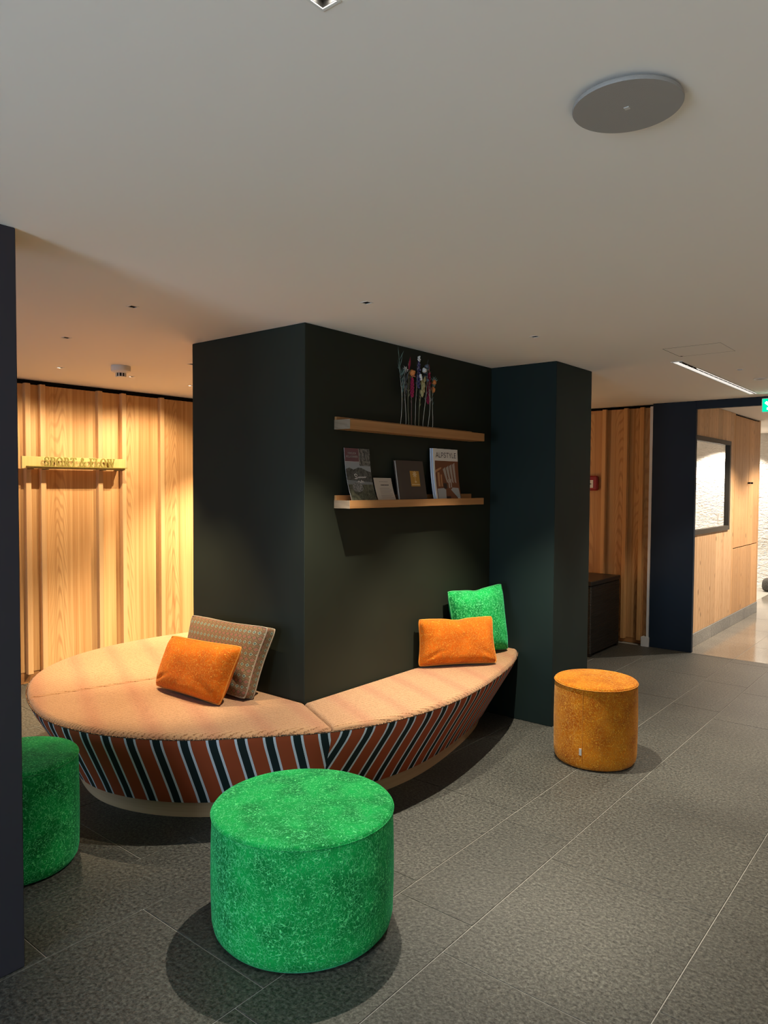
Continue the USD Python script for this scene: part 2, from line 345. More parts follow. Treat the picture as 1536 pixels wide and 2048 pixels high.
# diamond weave of the box cushion: st in metres
def diamond_mat():
    n, l = {}, []
    n['uv'] = ('attribute', {'attribute': 'st'}); n['sp'] = ('separate_xyz', {}); l.append(('uv.vector', 'sp.vector'))
    def math_(k, t, a, b=None, **kw):
        inp = {'math_type': t, **kw}
        for i, s in ((1, a), (2, b)):
            if isinstance(s, str): l.append((s, f'{k}.value{i}'))
            elif s is not None: inp[f'value{i}'] = float(s)
        n[k] = ('math', inp); return k + '.value'
    U = math_('U', 'multiply', 'sp.x', 1 / 0.030); V = math_('V', 'multiply', 'sp.y', 1 / 0.027)
    row = math_('row', 'floor', V); half = math_('half', 'modulo', row, 2.0); sh = math_('sh', 'multiply', half, 0.5)
    U2 = math_('U2', 'add', U, sh); fu = math_('fu', 'fraction', U2); fv = math_('fv', 'fraction', V)
    au = math_('au', 'absolute', math_('su', 'subtract', fu, 0.5)); av = math_('av', 'absolute', math_('sv', 'subtract', fv, 0.5))
    d = math_('d', 'add', au, av)
    n['ra'] = ('rgb_ramp', {'interpolate': False, 'ramp': [(0, (0.16, 0.22, 0.21)), (0.10, (0.022, 0.060, 0.058)), (0.24, (0.36, 0.33, 0.22)), (0.37, (0.045, 0.045, 0.030)), (0.47, (0.17, 0.105, 0.055)), (0.64, (0.15, 0.11, 0.055)), (0.74, (0.20, 0.055, 0.040)), (0.84, (0.21, 0.14, 0.08)), (0.999, (0.21, 0.14, 0.08))]})
    n['rb'] = ('rgb_ramp', {'interpolate': False, 'ramp': [(0, (0.27, 0.13, 0.09)), (0.14, (0.20, 0.06, 0.045)), (0.26, (0.23, 0.15, 0.09)), (0.42, (0.06, 0.036, 0.02)), (0.52, (0.17, 0.115, 0.06)), (0.8, (0.20, 0.15, 0.075)), (0.999, (0.14, 0.09, 0.05))]})
    l += [(d, 'ra.fac'), (d, 'rb.fac')]
    n['mx'] = ('mix_color', {}); l += [(half, 'mx.fac'), ('ra.color', 'mx.a'), ('rb.color', 'mx.b'), ('mx.result', 'p.base_color')]
    n['b'] = ('bump', {'strength': 0.3, 'distance': 0.001}); l += [(d, 'b.height'), ('b.normal', 'p.normal')]
    n['p'] = ('principled_bsdf', {'roughness': 0.9, 'specular_ior_level': 0.15})
    M('diamond_weave', n, l)


diamond_mat()
plain('diamond_piping', (0.28, 0.22, 0.15), 0.9, bump=(300, 0.5, 0.001))
M('wicker', {'g': ('geometry', {}), 'w': ('wave_texture', {'bands_direction': 'z', 'scale': 24.0, 'distortion': 1.0}), 'b': ('bump', {'strength': 0.7, 'distance': 0.004}),
             'p': ('principled_bsdf', {'base_color': (0.010, 0.009, 0.008), 'roughness': 0.5})},
  [('g.position', 'w.vector'), ('w.fac', 'b.height'), ('b.normal', 'p.normal')])

# print colours and simple photographs (flat print)
for nme, c in dict(print_plum=(0.13, 0.055, 0.060), print_pale=(0.50, 0.47, 0.45), paper_white=(0.66, 0.62, 0.56), paper_cream=(0.44, 0.37, 0.30), paper_edge=(0.55, 0.60, 0.72), ink_dark=(0.03, 0.025, 0.025), ink_grey=(0.20, 0.17, 0.14),
                   book_cloth=(0.062, 0.044, 0.035), gold_foil=(0.40, 0.20, 0.03), gold_pale=(0.60, 0.42, 0.22), sky_grey=(0.26, 0.27, 0.28), lake_grey=(0.18, 0.19, 0.19),
                   print_timber=(0.16, 0.055, 0.022), print_timber_light=(0.40, 0.20, 0.09), print_drape=(0.36, 0.30, 0.25), print_dark=(0.035, 0.02, 0.016), print_chair=(0.34, 0.34, 0.33), print_red=(0.30, 0.05, 0.04)).items():
    plain(nme, c, 0.55, 0.35)


def mottled(name, a, b, scale):
    M(name, {'tc': ('texture_coordinate', {}), 'n': ('noise_texture', {'scale': scale, 'detail': 5.0, 'roughness': 0.7}), 'r': ('rgb_ramp', {'ramp': [(0.38, a), (0.62, b)]}), 'p': ('principled_bsdf', {'roughness': 0.5})},
      [('tc.object', 'n.vector'), ('n.fac', 'r.fac'), ('r.color', 'p.base_color')])


mottled('print_forest', (0.012, 0.012, 0.010), (0.20, 0.19, 0.17), 70)
mottled('print_mountain', (0.020, 0.020, 0.016), (0.10, 0.10, 0.085), 60)
mottled('print_meadow', (0.022, 0.026, 0.014), (0.11, 0.11, 0.07), 50)
mottled('print_sunhat', (0.03, 0.03, 0.028), (0.34, 0.33, 0.31), 120)
plain('stem_pale', (0.38, 0.36, 0.30), 0.8); plain('stem_mauve', (0.26, 0.16, 0.16), 0.8); plain('stem_olive', (0.22, 0.21, 0.13), 0.8)
plain('bloom_crimson', (0.30, 0.008, 0.055), 0.8); plain('bloom_orange', (0.60, 0.20, 0.05), 0.8); plain('bloom_white', (0.62, 0.60, 0.58), 0.8)
plain('bloom_slate', (0.10, 0.12, 0.16), 0.8); plain('bloom_teal', (0.12, 0.22, 0.22), 0.8); plain('bloom_violet', (0.06, 0.05, 0.13), 0.8); plain('bloom_straw', (0.32, 0.27, 0.12), 0.8)

# ------------------------------------------------------------------ the setting
# floor: stone tiles laid in rows of two widths on a grout bed
floor = thing('floor', 'dark grey granite tile floor laid in wide and narrow rows', 'floor', kind='structure')
part('grout_bed', bx(-6.0, 2.2, -3.2, 15.0, -0.06, -0.0025), 'grout', floor)
rows = [(-0.365, 0.285, [0.75]), (-0.69, -0.365, [2.142]), (-1.338, -0.69, [1.96]), (-1.663, -1.338, [1.359 - 0.005]), (-2.316, -1.663, [1.465]), (-2.638, -2.316, [1.11]), (-3.29, -2.638, [1.661]),
        (-3.615, -3.29, [1.30]), (-4.265, -3.615, [1.75]), (-4.59, -4.265, [2.152]), (-5.24, -4.59, [2.287]), (-5.645, -5.24, [2.543])]
G = 0.0016
L_T = 0.79
for x0, x1, (y_ref,) in rows:
    x_hi = x1
    ys = [y_ref + (k * L_T) for k in range(-4, 16)]
    for a, b in zip(ys, ys[1:]):
        lo, hi = a, b
        if hi < (0.1 if x1 < -2.3 else 0.0) or lo > 11.9:
            continue
        segs = [(lo, hi, 'granite')]
        if lo < 7.03 < hi:
            segs = [(lo, 7.03, 'granite'), (7.03, hi, 'lit_granite')]
        elif lo >= 7.03:
            segs = [(lo, hi, 'lit_granite')]
        for l, h_, m in segs:
            if m == 'lit_granite' and x1 < -2.2:
                continue
            if h_ - l > 0.02:
                part('tile', chamfer(x0 + G, x1 - G, l + G, h_ - G, -0.012, rng.uniform(-0.0003, 0.0002), 0.0012), m, floor)
part('tile', bx(0.29, 2.0, -3.0, 7.0, -0.012, 0.0), 'bounce_stone', floor)  # unseen pale slabs added to bounce lamp light up to the ceiling
part('tile', bx(-2.31, 0.28, -3.0, -0.02, -0.012, 0.0), 'bounce_stone', floor)

# ceiling with square holes for the pinhole downlights
DL = [(-0.845, 0.872), (-2.072, 2.413), (-1.839, 3.506), (-2.941, 1.828), (-3.850, 1.993), (-4.881, 2.482), (-4.867, 3.012), (-4.039, 2.939), (-4.925, 3.578), (-1.267, 5.322), (0.05, 2.4), (-0.45, 4.35), (-4.6, 4.4), (-4.6, 5.5)]
HS = 0.017
cp = sbox(-6.0, -3.2, 2.0, 7.075).union(sbox(-6.0, 7.0, -2.44, 7.2))
for x, y in DL:
    cp = cp.difference(sbox(x - HS, y - HS, x + HS, y + HS))
solo('ceiling', extr(cp, 0.02, H), 'ceiling_paint', 'smooth matt off-white plaster ceiling over the seating area', 'ceiling', kind='structure')
solo('ceiling', bx(-6.0, 2.0, 7.076, 15.0, 2.356, 2.40), 'ceiling_paint', 'pale ceiling of the passage beyond the navy opening', 'ceiling', kind='structure')

# central column with the shelves, and the pilaster it butts against
CX0, CX1, CY0, CY1 = -3.455, -2.557, 2.519, 4.268
PX1, PY1 = -2.084, 4.807
solo('wall_center', chamfer(CX0, CX1, CY0, CY1 + 0.02, 0, H - 0.0005, 0.003), 'green_paint', 'dark green painted column wall carrying the two picture ledges', 'wall', kind='structure')
solo('wall_pilaster', chamfer(CX0, PX1, CY1, PY1, 0, H - 0.0005, 0.003), 'shaded_green_paint', 'projecting pilaster in the same dark green, teal shade painted in, at the right end of the round bench', 'wall', kind='structure')
solo('wall_left', chamfer(-2.60, -2.325, -3.2, 1.045, 0, H - 0.0005, 0.003), 'violet_grey_paint', 'dark wall end at the left edge of the view', 'wall', kind='structure')

# navy pier and header
solo('wall_right', cat_([chamfer(-2.43, -2.036, 7.03, 7.075, 0, H - 0.0005, 0.002), bx(-2.036, 2.0, 7.03, 7.075, 2.259, H - 0.0005)]), 'navy_paint', 'navy blue pier and thin header around the bright opening', 'wall', kind='structure')
solo('trim_1', cat_([bx(-2.460, -2.43, 7.04, 7.10, 0.06, 2.31), bx(-2.50, -2.425, 7.01, 7.10, 0.0, 0.09)]), 'white_trim', 'narrow white edging strip between larch wall and navy pier', 'trim', kind='structure')


def uvmap(mesh, ax_u, u0, v_ax=2):
    v = np.array(mesh.vertices)
    return np.stack([v[:, ax_u] - u0, v[:, v_ax]], 1)


def flat(mesh):
    """unwelded copy so that faces stay flat with per-vertex uv"""
    v, f = np.array(mesh.vertices), np.array(mesh.faces)
    return trimesh.Trimesh(v[f].reshape(-1, 3), np.arange(len(f) * 3).reshape(-1, 3), process=False)


def board(parent, x0, x1, y0, y1, z0, z1, m, across, heart, name='board', c=0.0015, label=None):
    b = flat(chamfer(x0, x1, y0, y1, z0, z1, c))
    v = np.array(b.vertices)
    # across: the axis across the board; faces at right angles take their own depth as the second coordinate
    u = v[:, across] - heart + (v[:, 1 - across] if across < 2 else 0) * 0.9 - ((x0 + x1) / 2 if across == 1 else (y0 + y1) / 2) * (0.9 if across < 2 else 0)
    part(name, b, m, parent, False, uv=np.stack([u, v[:, 2]], 1), label=label)


# larch wall on the left (plane x = -5.64): wide boards with raised battens, black shadow gap above, plinth below
XW = -5.64
wl = thing('wall_far_left', 'warm larch board wall with raised vertical battens behind the sign', 'wall', kind='structure')
part('wall_backing', bx(XW - 0.10, XW - 0.022, -0.5, 7.13, 0, H - 0.001), 'black_gap', wl)
bat = [1.38, 1.62, 2.11, 2.335, 2.590, 2.705, 3.178, 3.393, 3.765, 4.25, 4.46, 4.93, 5.15, 5.63, 5.84, 6.3, 6.5, 6.95]
edges = [1.0] + bat + [7.1]
hearts = {(2.705, 3.178): 2.86, (3.393, 3.765): 3.455, (2.590, 2.705): 2.50, (3.178, 3.393): 3.5}
for a, b in zip(edges, edges[1:]):
    m = 'larch'
    board(wl, XW - 0.022, XW, a + 0.001, b - 0.001, 0.088, 2.298, m, 1, hearts.get((a, b), a + 0.3 * (b - a)), 'wall_board')
for y in bat:
    board(wl, XW - 0.002, XW + 0.042, y - 0.021, y + 0.021, 0.075, 2.302, 'larch_pale', 1, y + 0.15, 'batten', 0.003)
bl = thing('baseboard_left', 'recessed brown timber plinth under the larch wall at left', 'baseboard', kind='structure')
board(bl, XW - 0.022, XW - 0.004, 1.0, 7.1, 0.0, 0.088, 'shelf_oak', 2, 0.04, 'plinth_board')

# larch wall at the back (plane y = 7.10)
YB = 7.10
wb = thing('wall_back', 'dim larch board wall with battens behind the pilaster', 'wall', kind='structure')
part('wall_backing', bx(-5.64, -2.43, YB + 0.022, YB + 0.09, 0, H - 0.001), 'black_gap', wb)
bb = [-5.2, -4.75, -4.5, -4.05, -3.85, -3.35, -2.925, -2.705, -2.545]
eb = [-5.62] + bb + [-2.476]
for a, b in zip(eb, eb[1:]):
    board(wb, a + 0.001, b - 0.001, YB, YB + 0.022, 0.05, 2.306, 'larch', 0, (a + b) / 2 + 0.04, 'wall_board')
for x in bb:
    board(wb, x - 0.02, x + 0.02, YB - 0.042, YB + 0.002, 0.04, 2.31, 'larch', 0, x + 0.12, 'batten', 0.003)
bk = thing('baseboard_back', 'low timber plinth under the dim larch wall behind the pilaster', 'baseboard', kind='structure')
board(bk, -5.62, -2.476, YB + 0.004, YB + 0.022, 0.0, 0.05, 'shelf_oak', 2, 0.02, 'plinth_board')

# wood wall of the passage (plane x = -2.10) with window and cupboard doors
XC = -2.10
wc = thing('wall_corridor', 'knotty pine plank wall with window and cupboard doors beyond the opening', 'wall', kind='structure')
WY0, WY1, WZ0, WZ1 = 7.12, 8.47, 1.085, 2.035
ytop = 2.354
ed = [7.08, 7.36, 7.53, 7.68, 7.86, 8.02, 8.19, 8.33, 8.50, 8.64]
for a, b in zip(ed, ed[1:]):
    lo, hi = max(a, WY0), min(b, WY1)
    if hi - lo > 0.02:
        board(wc, XC - 0.03, XC, a + 0.0008, b - 0.0008, 0.13, WZ0, 'knotty_pine', 1, (a + b) / 2 + 0.03, 'plank')
        board(wc, XC - 0.03, XC, a + 0.0008, b - 0.0008, WZ1, ytop, 'knotty_pine', 1, (a + b) / 2 + 0.03, 'plank')
        if a < WY0: board(wc, XC - 0.03, XC, a + 0.0008, WY0, WZ0, WZ1, 'knotty_pine', 1, a, 'plank')
        if b > WY1: board(wc, XC - 0.03, XC, WY1, b - 0.0008, WZ0, WZ1, 'knotty_pine', 1, b, 'plank')
    else:
        board(wc, XC - 0.03, XC, a + 0.0008, b - 0.0008, 0.13, ytop, 'knotty_pine', 1, (a + b) / 2, 'plank')
for a, b in ((8.64, 8.70), (9.815, 9.886)):
    board(wc, XC - 0.03, XC, a + 0.0008, b - 0.0008, 0.13, ytop, 'door_pine', 1, (a + b) / 2, 'plank')
for a, b in ((8.70, 9.0), (9.0, 9.25), (9.25, 9.55), (9.55, 9.815)):
    board(wc, XC - 0.03, XC, a + 0.0008, b - 0.0008, 0.13, 0.855, 'door_pine', 1, (a + b) / 2 + 0.05, 'plank')
part('end_panel', bx(XC - 0.08, XC - 0.03, 9.80, 9.886, 0.0, ytop), 'door_pine', wc, uv=np.zeros((8, 2)))
part('door_backing', bx(XC - 0.06, XC - 0.031, 8.66, 9.85, 0.80, 2.352), 'black_gap', wc)  # black sheet added so the door gaps read as dark shade
for i, (a, b, kn) in enumerate(((8.706, 9.342, 9.30), (9.349, 9.809, 9.42))):
    d = thing(f'door_{i + 1}', ('wider left' if i == 0 else 'narrower right') + ' cupboard door of orange pine with a small dark knob', 'door', kind='structure')
    mid = (a + b) / 2
    board(d, XC - 0.028, XC + 0.001, a, mid, 0.864, 2.335, 'door_pine', 1, mid - 0.1, 'door_plank')
    board(d, XC - 0.028, XC + 0.001, mid, b, 0.864, 2.335, 'door_pine', 1, mid + 0.12, 'door_plank')
    kb = trimesh.creation.cylinder(0.011, 0.03, sections=16); kb.apply_transform(trimesh.transformations.rotation_matrix(math.pi / 2, [0, 1, 0])); kb.apply_translation([XC + 0.016, kn, 1.591])
    part('door_knob', kb, 'black_plastic', d, 40)
w1 = thing('window_1', 'window with dark frame in the pine wall, white room behind', 'window', kind='structure')
fr = []
part('window_frame', cat_([bx(XC - 0.032, XC + 0.018, WY0, WY1, WZ1 - 0.045, WZ1), bx(XC - 0.032, XC + 0.018, WY0, WY1, WZ0, WZ0 + 0.045),
                           bx(XC - 0.032, XC + 0.018, WY0, WY0 + 0.045, WZ0 + 0.045, WZ1 - 0.045), bx(XC - 0.032, XC + 0.018, WY1 - 0.045, WY1, WZ0 + 0.045, WZ1 - 0.045)]), 'dark_brown_metal', w1)
part('pane', trimesh.Trimesh([[XC - 0.015, WY0 + 0.045, WZ0 + 0.045], [XC - 0.015, WY1 - 0.045, WZ0 + 0.045], [XC - 0.015, WY1 - 0.045, WZ1 - 0.045], [XC - 0.015, WY0 + 0.045, WZ1 - 0.045]], [[0, 1, 2], [0, 2, 3]], process=False), 'pane_glass', w1)
tri = extr(Polygon([(-0.05, 0.06), (0.05, 0.06), (0.0, -0.06)]), 0.001)
part('sticker', xf(tri, [[0, 1, 0], [0, 0, 1], [1, 0, 0]], [XC - 0.0148, 8.13, 1.20]), 'grey_tag', w1)
bc = thing('baseboard_corridor', 'grey stone base course under the knotty pine wall', 'baseboard', kind='structure')
for a, b in ((7.08, 7.9), (7.9, 8.62), (8.62, 9.27), (9.27, 9.886)):
    part('stone', chamfer(XC - 0.03, XC + 0.006, a + 0.001, b - 0.001, 0.0, 0.128, 0.002), 'base_stone', bc)

# white stucco end wall, rocks at its foot, handrail
we = thing('wall_end', 'bright white rough stucco wall at the far end of the passage', 'wall', kind='structure')
part('stucco_face', bx(-5.6, 2.0, 12.2, 12.3, 0, 1.05 + 1.31), 'stucco', we)
part('smooth_upper_panel', bx(-2.36, 2.0, 12.12, 12.2, 1.08, 2.16), 'cream_paint', we)
part('side_wall', bx(-5.7, -5.6, 7.13, 12.3, 0, 2.36), 'cream_paint', we)
part('side_wall', bx(2.0, 2.1, 7.03, 12.3, 0, 2.36), 'cream_paint', we)
solo('handrail', cat_([bx(-2.40, 0.6, 12.02, 12.07, 1.05, 1.085), bx(-1.9, -1.88, 12.07, 12.12, 1.05, 1.08)]), 'larch_pale', 'thin timber handrail along the white wall at the far right', 'handrail', uv=None)


def rock(cx, cy, sx, sy, sz, seed):
    m = trimesh.creation.icosphere(2, 1.0)
    v = np.array(m.vertices)
    v = np.sign(v) * np.abs(v) ** 0.6
    v *= (0.86 + 0.3 * meshkit.fbm(v * 1.7 + seed, 3, seed))[:, None]
    v *= [sx, sy, sz]
    v[:, 2] -= v[:, 2].min()
    m.vertices = v + [cx, cy, 0.0]
    return m


solo('rock', rock(-2.36, 11.93, 0.10, 0.10, 0.095, 3), 'rock', 'small dark rock by the corner of the pine wall at the far end', 'rock', smooth=50)
solo('rock', rock(-2.03, 12.02, 0.20, 0.14, 0.14, 5), 'rock', 'larger dark rock at the foot of the white wall', 'rock', smooth=50)

# the room behind the camera: rear wall with a big window, right wall
solo('wall_rear', extr(sbox(-2.6, 0, 2.0, H - 0.001).difference(sbox(-1.55, 0.25, -0.45, 2.2)), 0.12), 'cream_paint', 'plain wall with a large window behind the camera', 'wall', kind='structure')
stage.GetPrimAtPath('/World/wall_rear').GetAttribute('points')
_m = UsdGeom.Mesh.Get(stage, '/World/wall_rear')
_v = np.array(_m.GetPointsAttr().Get()); _m.GetPointsAttr().Set([Gf.Vec3f(float(a), float(-2.92 - c), float(b)) for a, b, c in _v]); _m.CreateDoubleSidedAttr(True)
solo('wall_side', bx(1.6, 1.7, -3.1, 7.03, 0, H - 0.001), 'cream_paint', 'plain wall to the right of the camera', 'wall', kind='structure')
w2 = thing('window_2', 'large window behind the camera', 'window', kind='structure')
part('window_frame', cat_([bx(-1.55, -1.50, -3.02, -2.94, 0.25, 2.2), bx(-0.50, -0.45, -3.02, -2.94, 0.25, 2.2), bx(-1.55, -0.45, -3.02, -2.94, 0.25, 0.30), bx(-1.55, -0.45, -3.02, -2.94, 2.15, 2.2)]), 'dark_brown_metal', w2)
rect_light(w2 + '/daylight', (-1.0, -2.90, 1.22), (90, 0, 0), 1.0, 1.8, DAY, DAY_I)

# ------------------------------------------------------------------ ceiling fittings
_spot = {}


def spot(path, pos, watts, color, cone, soft=0.25, radius=0.012, aim=(0, 0, -1)):
    l = UsdLux.SphereLight.Define(stage, path)
    z = -np.array(aim, float); z /= np.linalg.norm(z)
    x = np.cross([0.0, 1.0, 0.0], z); x /= np.linalg.norm(x); y = np.cross(z, x)
    l.AddTransformOp().Set(Gf.Matrix4d(*x, 0, *y, 0, *z, 0, *map(float, pos), 1))
    l.CreateRadiusAttr(radius); l.CreateNormalizeAttr(True)
    l.CreateIntensityAttr(watts); l.CreateColorAttr(Gf.Vec3f(*color))
    s = UsdLux.ShapingAPI.Apply(l.GetPrim()); s.CreateShapingConeAngleAttr(cone); s.CreateShapingConeSoftnessAttr(soft)


def downlight(x, y, label, watts, color, cone, soft=0.3, lens=None, aim=(0, 0, -1)):
    t = thing('downlight', label, 'ceiling light', (x, y, H), group='square pinhole downlights')
    sq = sbox(-HS - 0.004, -HS - 0.004, HS + 0.004, HS + 0.004).difference(sbox(-HS + 0.001, -HS + 0.001, HS - 0.001, HS - 0.001))
    part('trim_ring', extr(sq, 0.002, -0.0018), 'white_plastic', t)
    can = [bx(-HS, -HS + 0.001, -HS, HS, 0.001, 0.05), bx(HS - 0.001, HS, -HS, HS, 0.001, 0.05), bx(-HS + 0.001, HS - 0.001, -HS, -HS + 0.001, 0.001, 0.05), bx(-HS + 0.001, HS - 0.001, HS - 0.001, HS, 0.001, 0.05), bx(-HS, HS, -HS, HS, 0.05, 0.052)]
    part('housing', cat_(can), 'black_plastic', t)
    if lens:
        part('lens', lathe([(0, 0.011), (0.011, 0.011), (0.011, 0.010), (0, 0.010)], 24), lens, t)
    spot(t + '/light', (0, 0, -0.004), watts, color, cone, soft, 0.008, aim)
    return t


K = SPOT_W
specs = [('small square pinhole downlight at the top edge, glaring white', 7, (0.93, 0.97, 1.0), 36, (0.0, 0.05, -1)),
         ('small square downlight in the ceiling before the corner of the green column', 28, SOFT, 37, (0.03, 0.03, -1)),
         ('small square downlight in the ceiling over the orange stool and pilaster', 42, SOFT, 40, (0.05, 0, -1)),
         ('small square downlight above the left end of the bench, nearest to the dark wall end', 20, WARM, 24, (-0.20, 0.22, -1)),
         ('small unlit-looking square downlight left of the one over the bench end', 24, WARM, 36, (0, 0.1, -1)),
         ('small glowing downlight close to the larch wall, left of the smoke detector', 6.3, WARM, 58, (-0.45, 0, -1)),
         ('small glowing downlight close to the larch wall, just right of the smoke detector', 6.3, WARM, 58, (-0.45, 0, -1)),
         ('small square downlight half hidden by the green column, upper of two', 55, WARM, 40, (-0.15, 0, -1)),
         ('small glowing downlight half hidden by the green column, lower of two', 9, WARM, 58, (-0.45, 0, -1)),
         ('small square downlight beside the slot vent at the right', 14, SOFT, 40, (0, 0, -1)),
         ('small square downlight to the right of the camera', 18, SOFT, 36, (0, 0, -1)),
         ('small square downlight just outside the right edge, level with the orange stool', 15, SOFT, 22, (-0.2, 0.05, -1)),
         ('added unseen square downlight behind the green column, nearer of two', 90, WARM, 50, (-0.15, 0, -1)),  # this and the next added out of sight, bounce for the bay ceiling
         ('added unseen square downlight behind the green column, farther of two', 90, WARM, 50, (-0.15, 0, -1))]
for (x, y), (lab, w, col, cone, aim) in zip(DL, specs):
    downlight(x, y, lab, w * K, col, cone, 0.6, aim=aim, lens='lamp_lens' if 'glaring' in lab else 'warm_lens' if 'glowing' in lab else None)

# round recessed spotlight near the exit sign
t = thing('round_spotlight', 'round white recessed spotlight near the green exit sign', 'ceiling light', (-1.255, 5.86, H))
part('ring', lathe([(0.034, 0.0), (0.048, 0.0), (0.050, -0.004), (0.046, -0.007), (0.036, -0.004), (0.034, 0.0)], 32), 'white_plastic', t, 40)
part('lens', lathe([(0.0, -0.001), (0.034, -0.001), (0.034, -0.002), (0.0, -0.002)], 32), 'dark_metal', t)
spot(t + '/light', (0, 0, -0.012), 7 * K, SOFT, 55, 0.3, 0.01)

# disc loudspeaker
t = thing('ceiling_speaker', 'flat round grey ceiling loudspeaker cover at upper right', 'ceiling speaker', (-0.577, 1.482, H))
part('neck', lathe([(0, 0), (0.085, 0), (0.085, -0.010), (0, -0.010)], 48), 'white_plastic', t, 40)
part('grille', lathe([(0, -0.008), (0.1075, -0.008), (0.1085, -0.010), (0.1085, -0.014), (0.1072, -0.016), (0, -0.016)], 64), 'grey_grille', t, 40)
part('badge', chamfer(-0.0055, 0.0055, -0.0055, 0.0055, -0.0175, -0.0155, 0.0005), 'pale_grey', t)

# smoke detector
t = thing('smoke_detector', 'white round smoke detector under the ceiling before the larch wall', 'smoke detector', (-4.49, 2.70, H))
part('base_ring', lathe([(0, 0), (0.062, 0), (0.064, -0.006), (0.064, -0.024), (0, -0.024)], 40), 'white_plastic', t, 40)
part('cap', lathe([(0, -0.0245), (0.0635, -0.0245), (0.063, -0.036), (0.045, -0.046), (0.034, -0.048), (0, -0.048)], 40), 'white_plastic', t, 40)
part('chamber', lathe([(0, -0.048), (0.030, -0.048), (0.030, -0.070), (0, -0.070)], 32), 'black_plastic', t, 40)
for k in range(10):
    a = k * math.tau / 10
    r_ = bx(-0.003, 0.003, 0.029, 0.034, -0.071, -0.047); r_.apply_transform(trimesh.transformations.rotation_matrix(a, [0, 0, 1]))
    part('rib', r_, 'white_plastic', t)
part('bottom_plate', lathe([(0, -0.070), (0.034, -0.070), (0.033, -0.074), (0, -0.075)], 32), 'white_plastic', t, 40)

# slot air diffuser; light caught on its white blades is imitated by glow
t = thing('slot_vent', 'long ceiling slot with pale blades under a painted glow and a black air gap at right', 'air vent', (-1.499, 4.74, H))
part('frame', cat_([bx(-0.036, -0.031, 0, 2.02, -0.004, 0), bx(0.031, 0.036, 0, 2.02, -0.004, 0), bx(-0.031, 0.031, 0, 0.006, -0.004, 0), bx(-0.031, 0.031, 2.014, 2.02, -0.004, 0)]), 'white_plastic', t)
part('slot', bx(-0.031, 0.031, 0.006, 2.014, -0.0012, 0), 'black_gap', t)
part('light_strip', bx(-0.026, -0.014, 0.006, 2.014, -0.003, -0.0012), 'blade_glow', t)
part('light_strip', bx(-0.011, 0.005, 0.006, 2.014, -0.003, -0.0012), 'blade_glow', t)
part('light_strip', bx(0.019, 0.027, 0.35, 2.014, -0.003, -0.0012), 'blade_glow', t)
for k in range(16):
    part('bridge', bx(0.0055, 0.0185, 0.05 + k * 0.122, 0.06 + k * 0.122, -0.003, -0.0012), 'white_plastic', t)

# access hatch
t = thing('access_hatch', 'flush ceiling access panel with fine joint lines beside the slot vent', 'hatch', (-1.427, 4.575, H))
part('joint', cat_([bx(0, 0.31, -0.0015, 0.0015, -0.0008, 0.0), bx(-0.0015, 0.0015, -0.31, 0.002, -0.0008, 0.0), bx(0, 0.31, -0.3105, -0.3095, -0.0008, 0), bx(0.3095, 0.3105, -0.31, 0.002, -0.0008, 0)]), 'dark_metal', t)
part('panel', bx(0.002, 0.309, -0.309, -0.002, -0.0006, 0.0), 'ceiling_paint', t)
lk = trimesh.creation.cylinder(0.007, 0.002, sections=16); lk.apply_translation([0.012, -0.010, -0.0012])
part('lock', lk, 'dark_metal', t)

# exit sign
t = thing('exit_sign', 'lit green emergency exit sign with white arrow at the right edge', 'exit sign', (-1.452, 6.85, 2.18))
part('sign_frame', bx(0, 0.36, 0.0, 0.03, 0.0, 0.118), 'sign_white', t)
part('bracket', bx(0.15, 0.21, 0.008, 0.022, 0.118, H - 2.18), 'sign_white', t)
part('face', bx(0.006, 0.354, -0.003, 0.0, 0.006, 0.112), 'exit_green', t)
arrow = unary_union([LineString([(0.030, 0.086), (0.080, 0.036)]).buffer(0.011, cap_style=2), LineString([(0.086, 0.075), (0.086, 0.030), (0.040, 0.030)]).buffer(0.009, cap_style=2, join_style=2)])
man = unary_union([Point(0.190, 0.094).buffer(0.010), LineString([(0.184, 0.078), (0.170, 0.052)]).buffer(0.010), LineString([(0.184, 0.077), (0.205, 0.066), (0.214, 0.075)]).buffer(0.0045), LineString([(0.182, 0.078), (0.160, 0.074), (0.152, 0.060)]).buffer(0.0045),
                   LineString([(0.172, 0.050), (0.192, 0.036), (0.188, 0.016)]).buffer(0.0055), LineString([(0.170, 0.050), (0.156, 0.032), (0.134, 0.030)]).buffer(0.0055)])
doorp = sbox(0.245, 0.014, 0.315, 0.104)
for nm, g in (('arrow', arrow), ('running_figure', man), ('door_symbol', doorp)):
    part(nm, xf(extr(g, 0.0015), [[1, 0, 0], [0, 0, 1], [0, -1, 0]], [0, -0.003, 0]), 'exit_white', t)

# manual call point on the dim larch wall
t = thing('fire_call_point', 'red fire alarm call point on the dim larch wall behind the pilaster', 'fire alarm', (-3.072, YB, 1.575))
part('case', chamfer(-0.088, 0.088, -0.05, 0.0, -0.075, 0.075, 0.012), 'alarm_red', t)
part('break_plate', chamfer(-0.047, 0.047, -0.053, -0.049, -0.047, 0.032, 0.001), 'sign_white', t)
part('button', xf(extr(Point(0, 0).buffer(0.009), 0.002), [[1, 0, 0], [0, 0, 1], [0, -1, 0]], [-0.003, -0.053, -0.008]), 'black_plastic', t)
for s in (-1, 1):
    ar = Polygon([(s * 0.013, 0), (s * 0.024, 0.008), (s * 0.024, 0.003), (s * 0.034, 0.003), (s * 0.034, -0.003), (s * 0.024, -0.003), (s * 0.024, -0.008)])
    part('arrow', xf(extr(ar, 0.001), [[1, 0, 0], [0, 0, 1], [0, -1, 0]], [-0.003, -0.053, -0.008]), 'black_plastic', t)
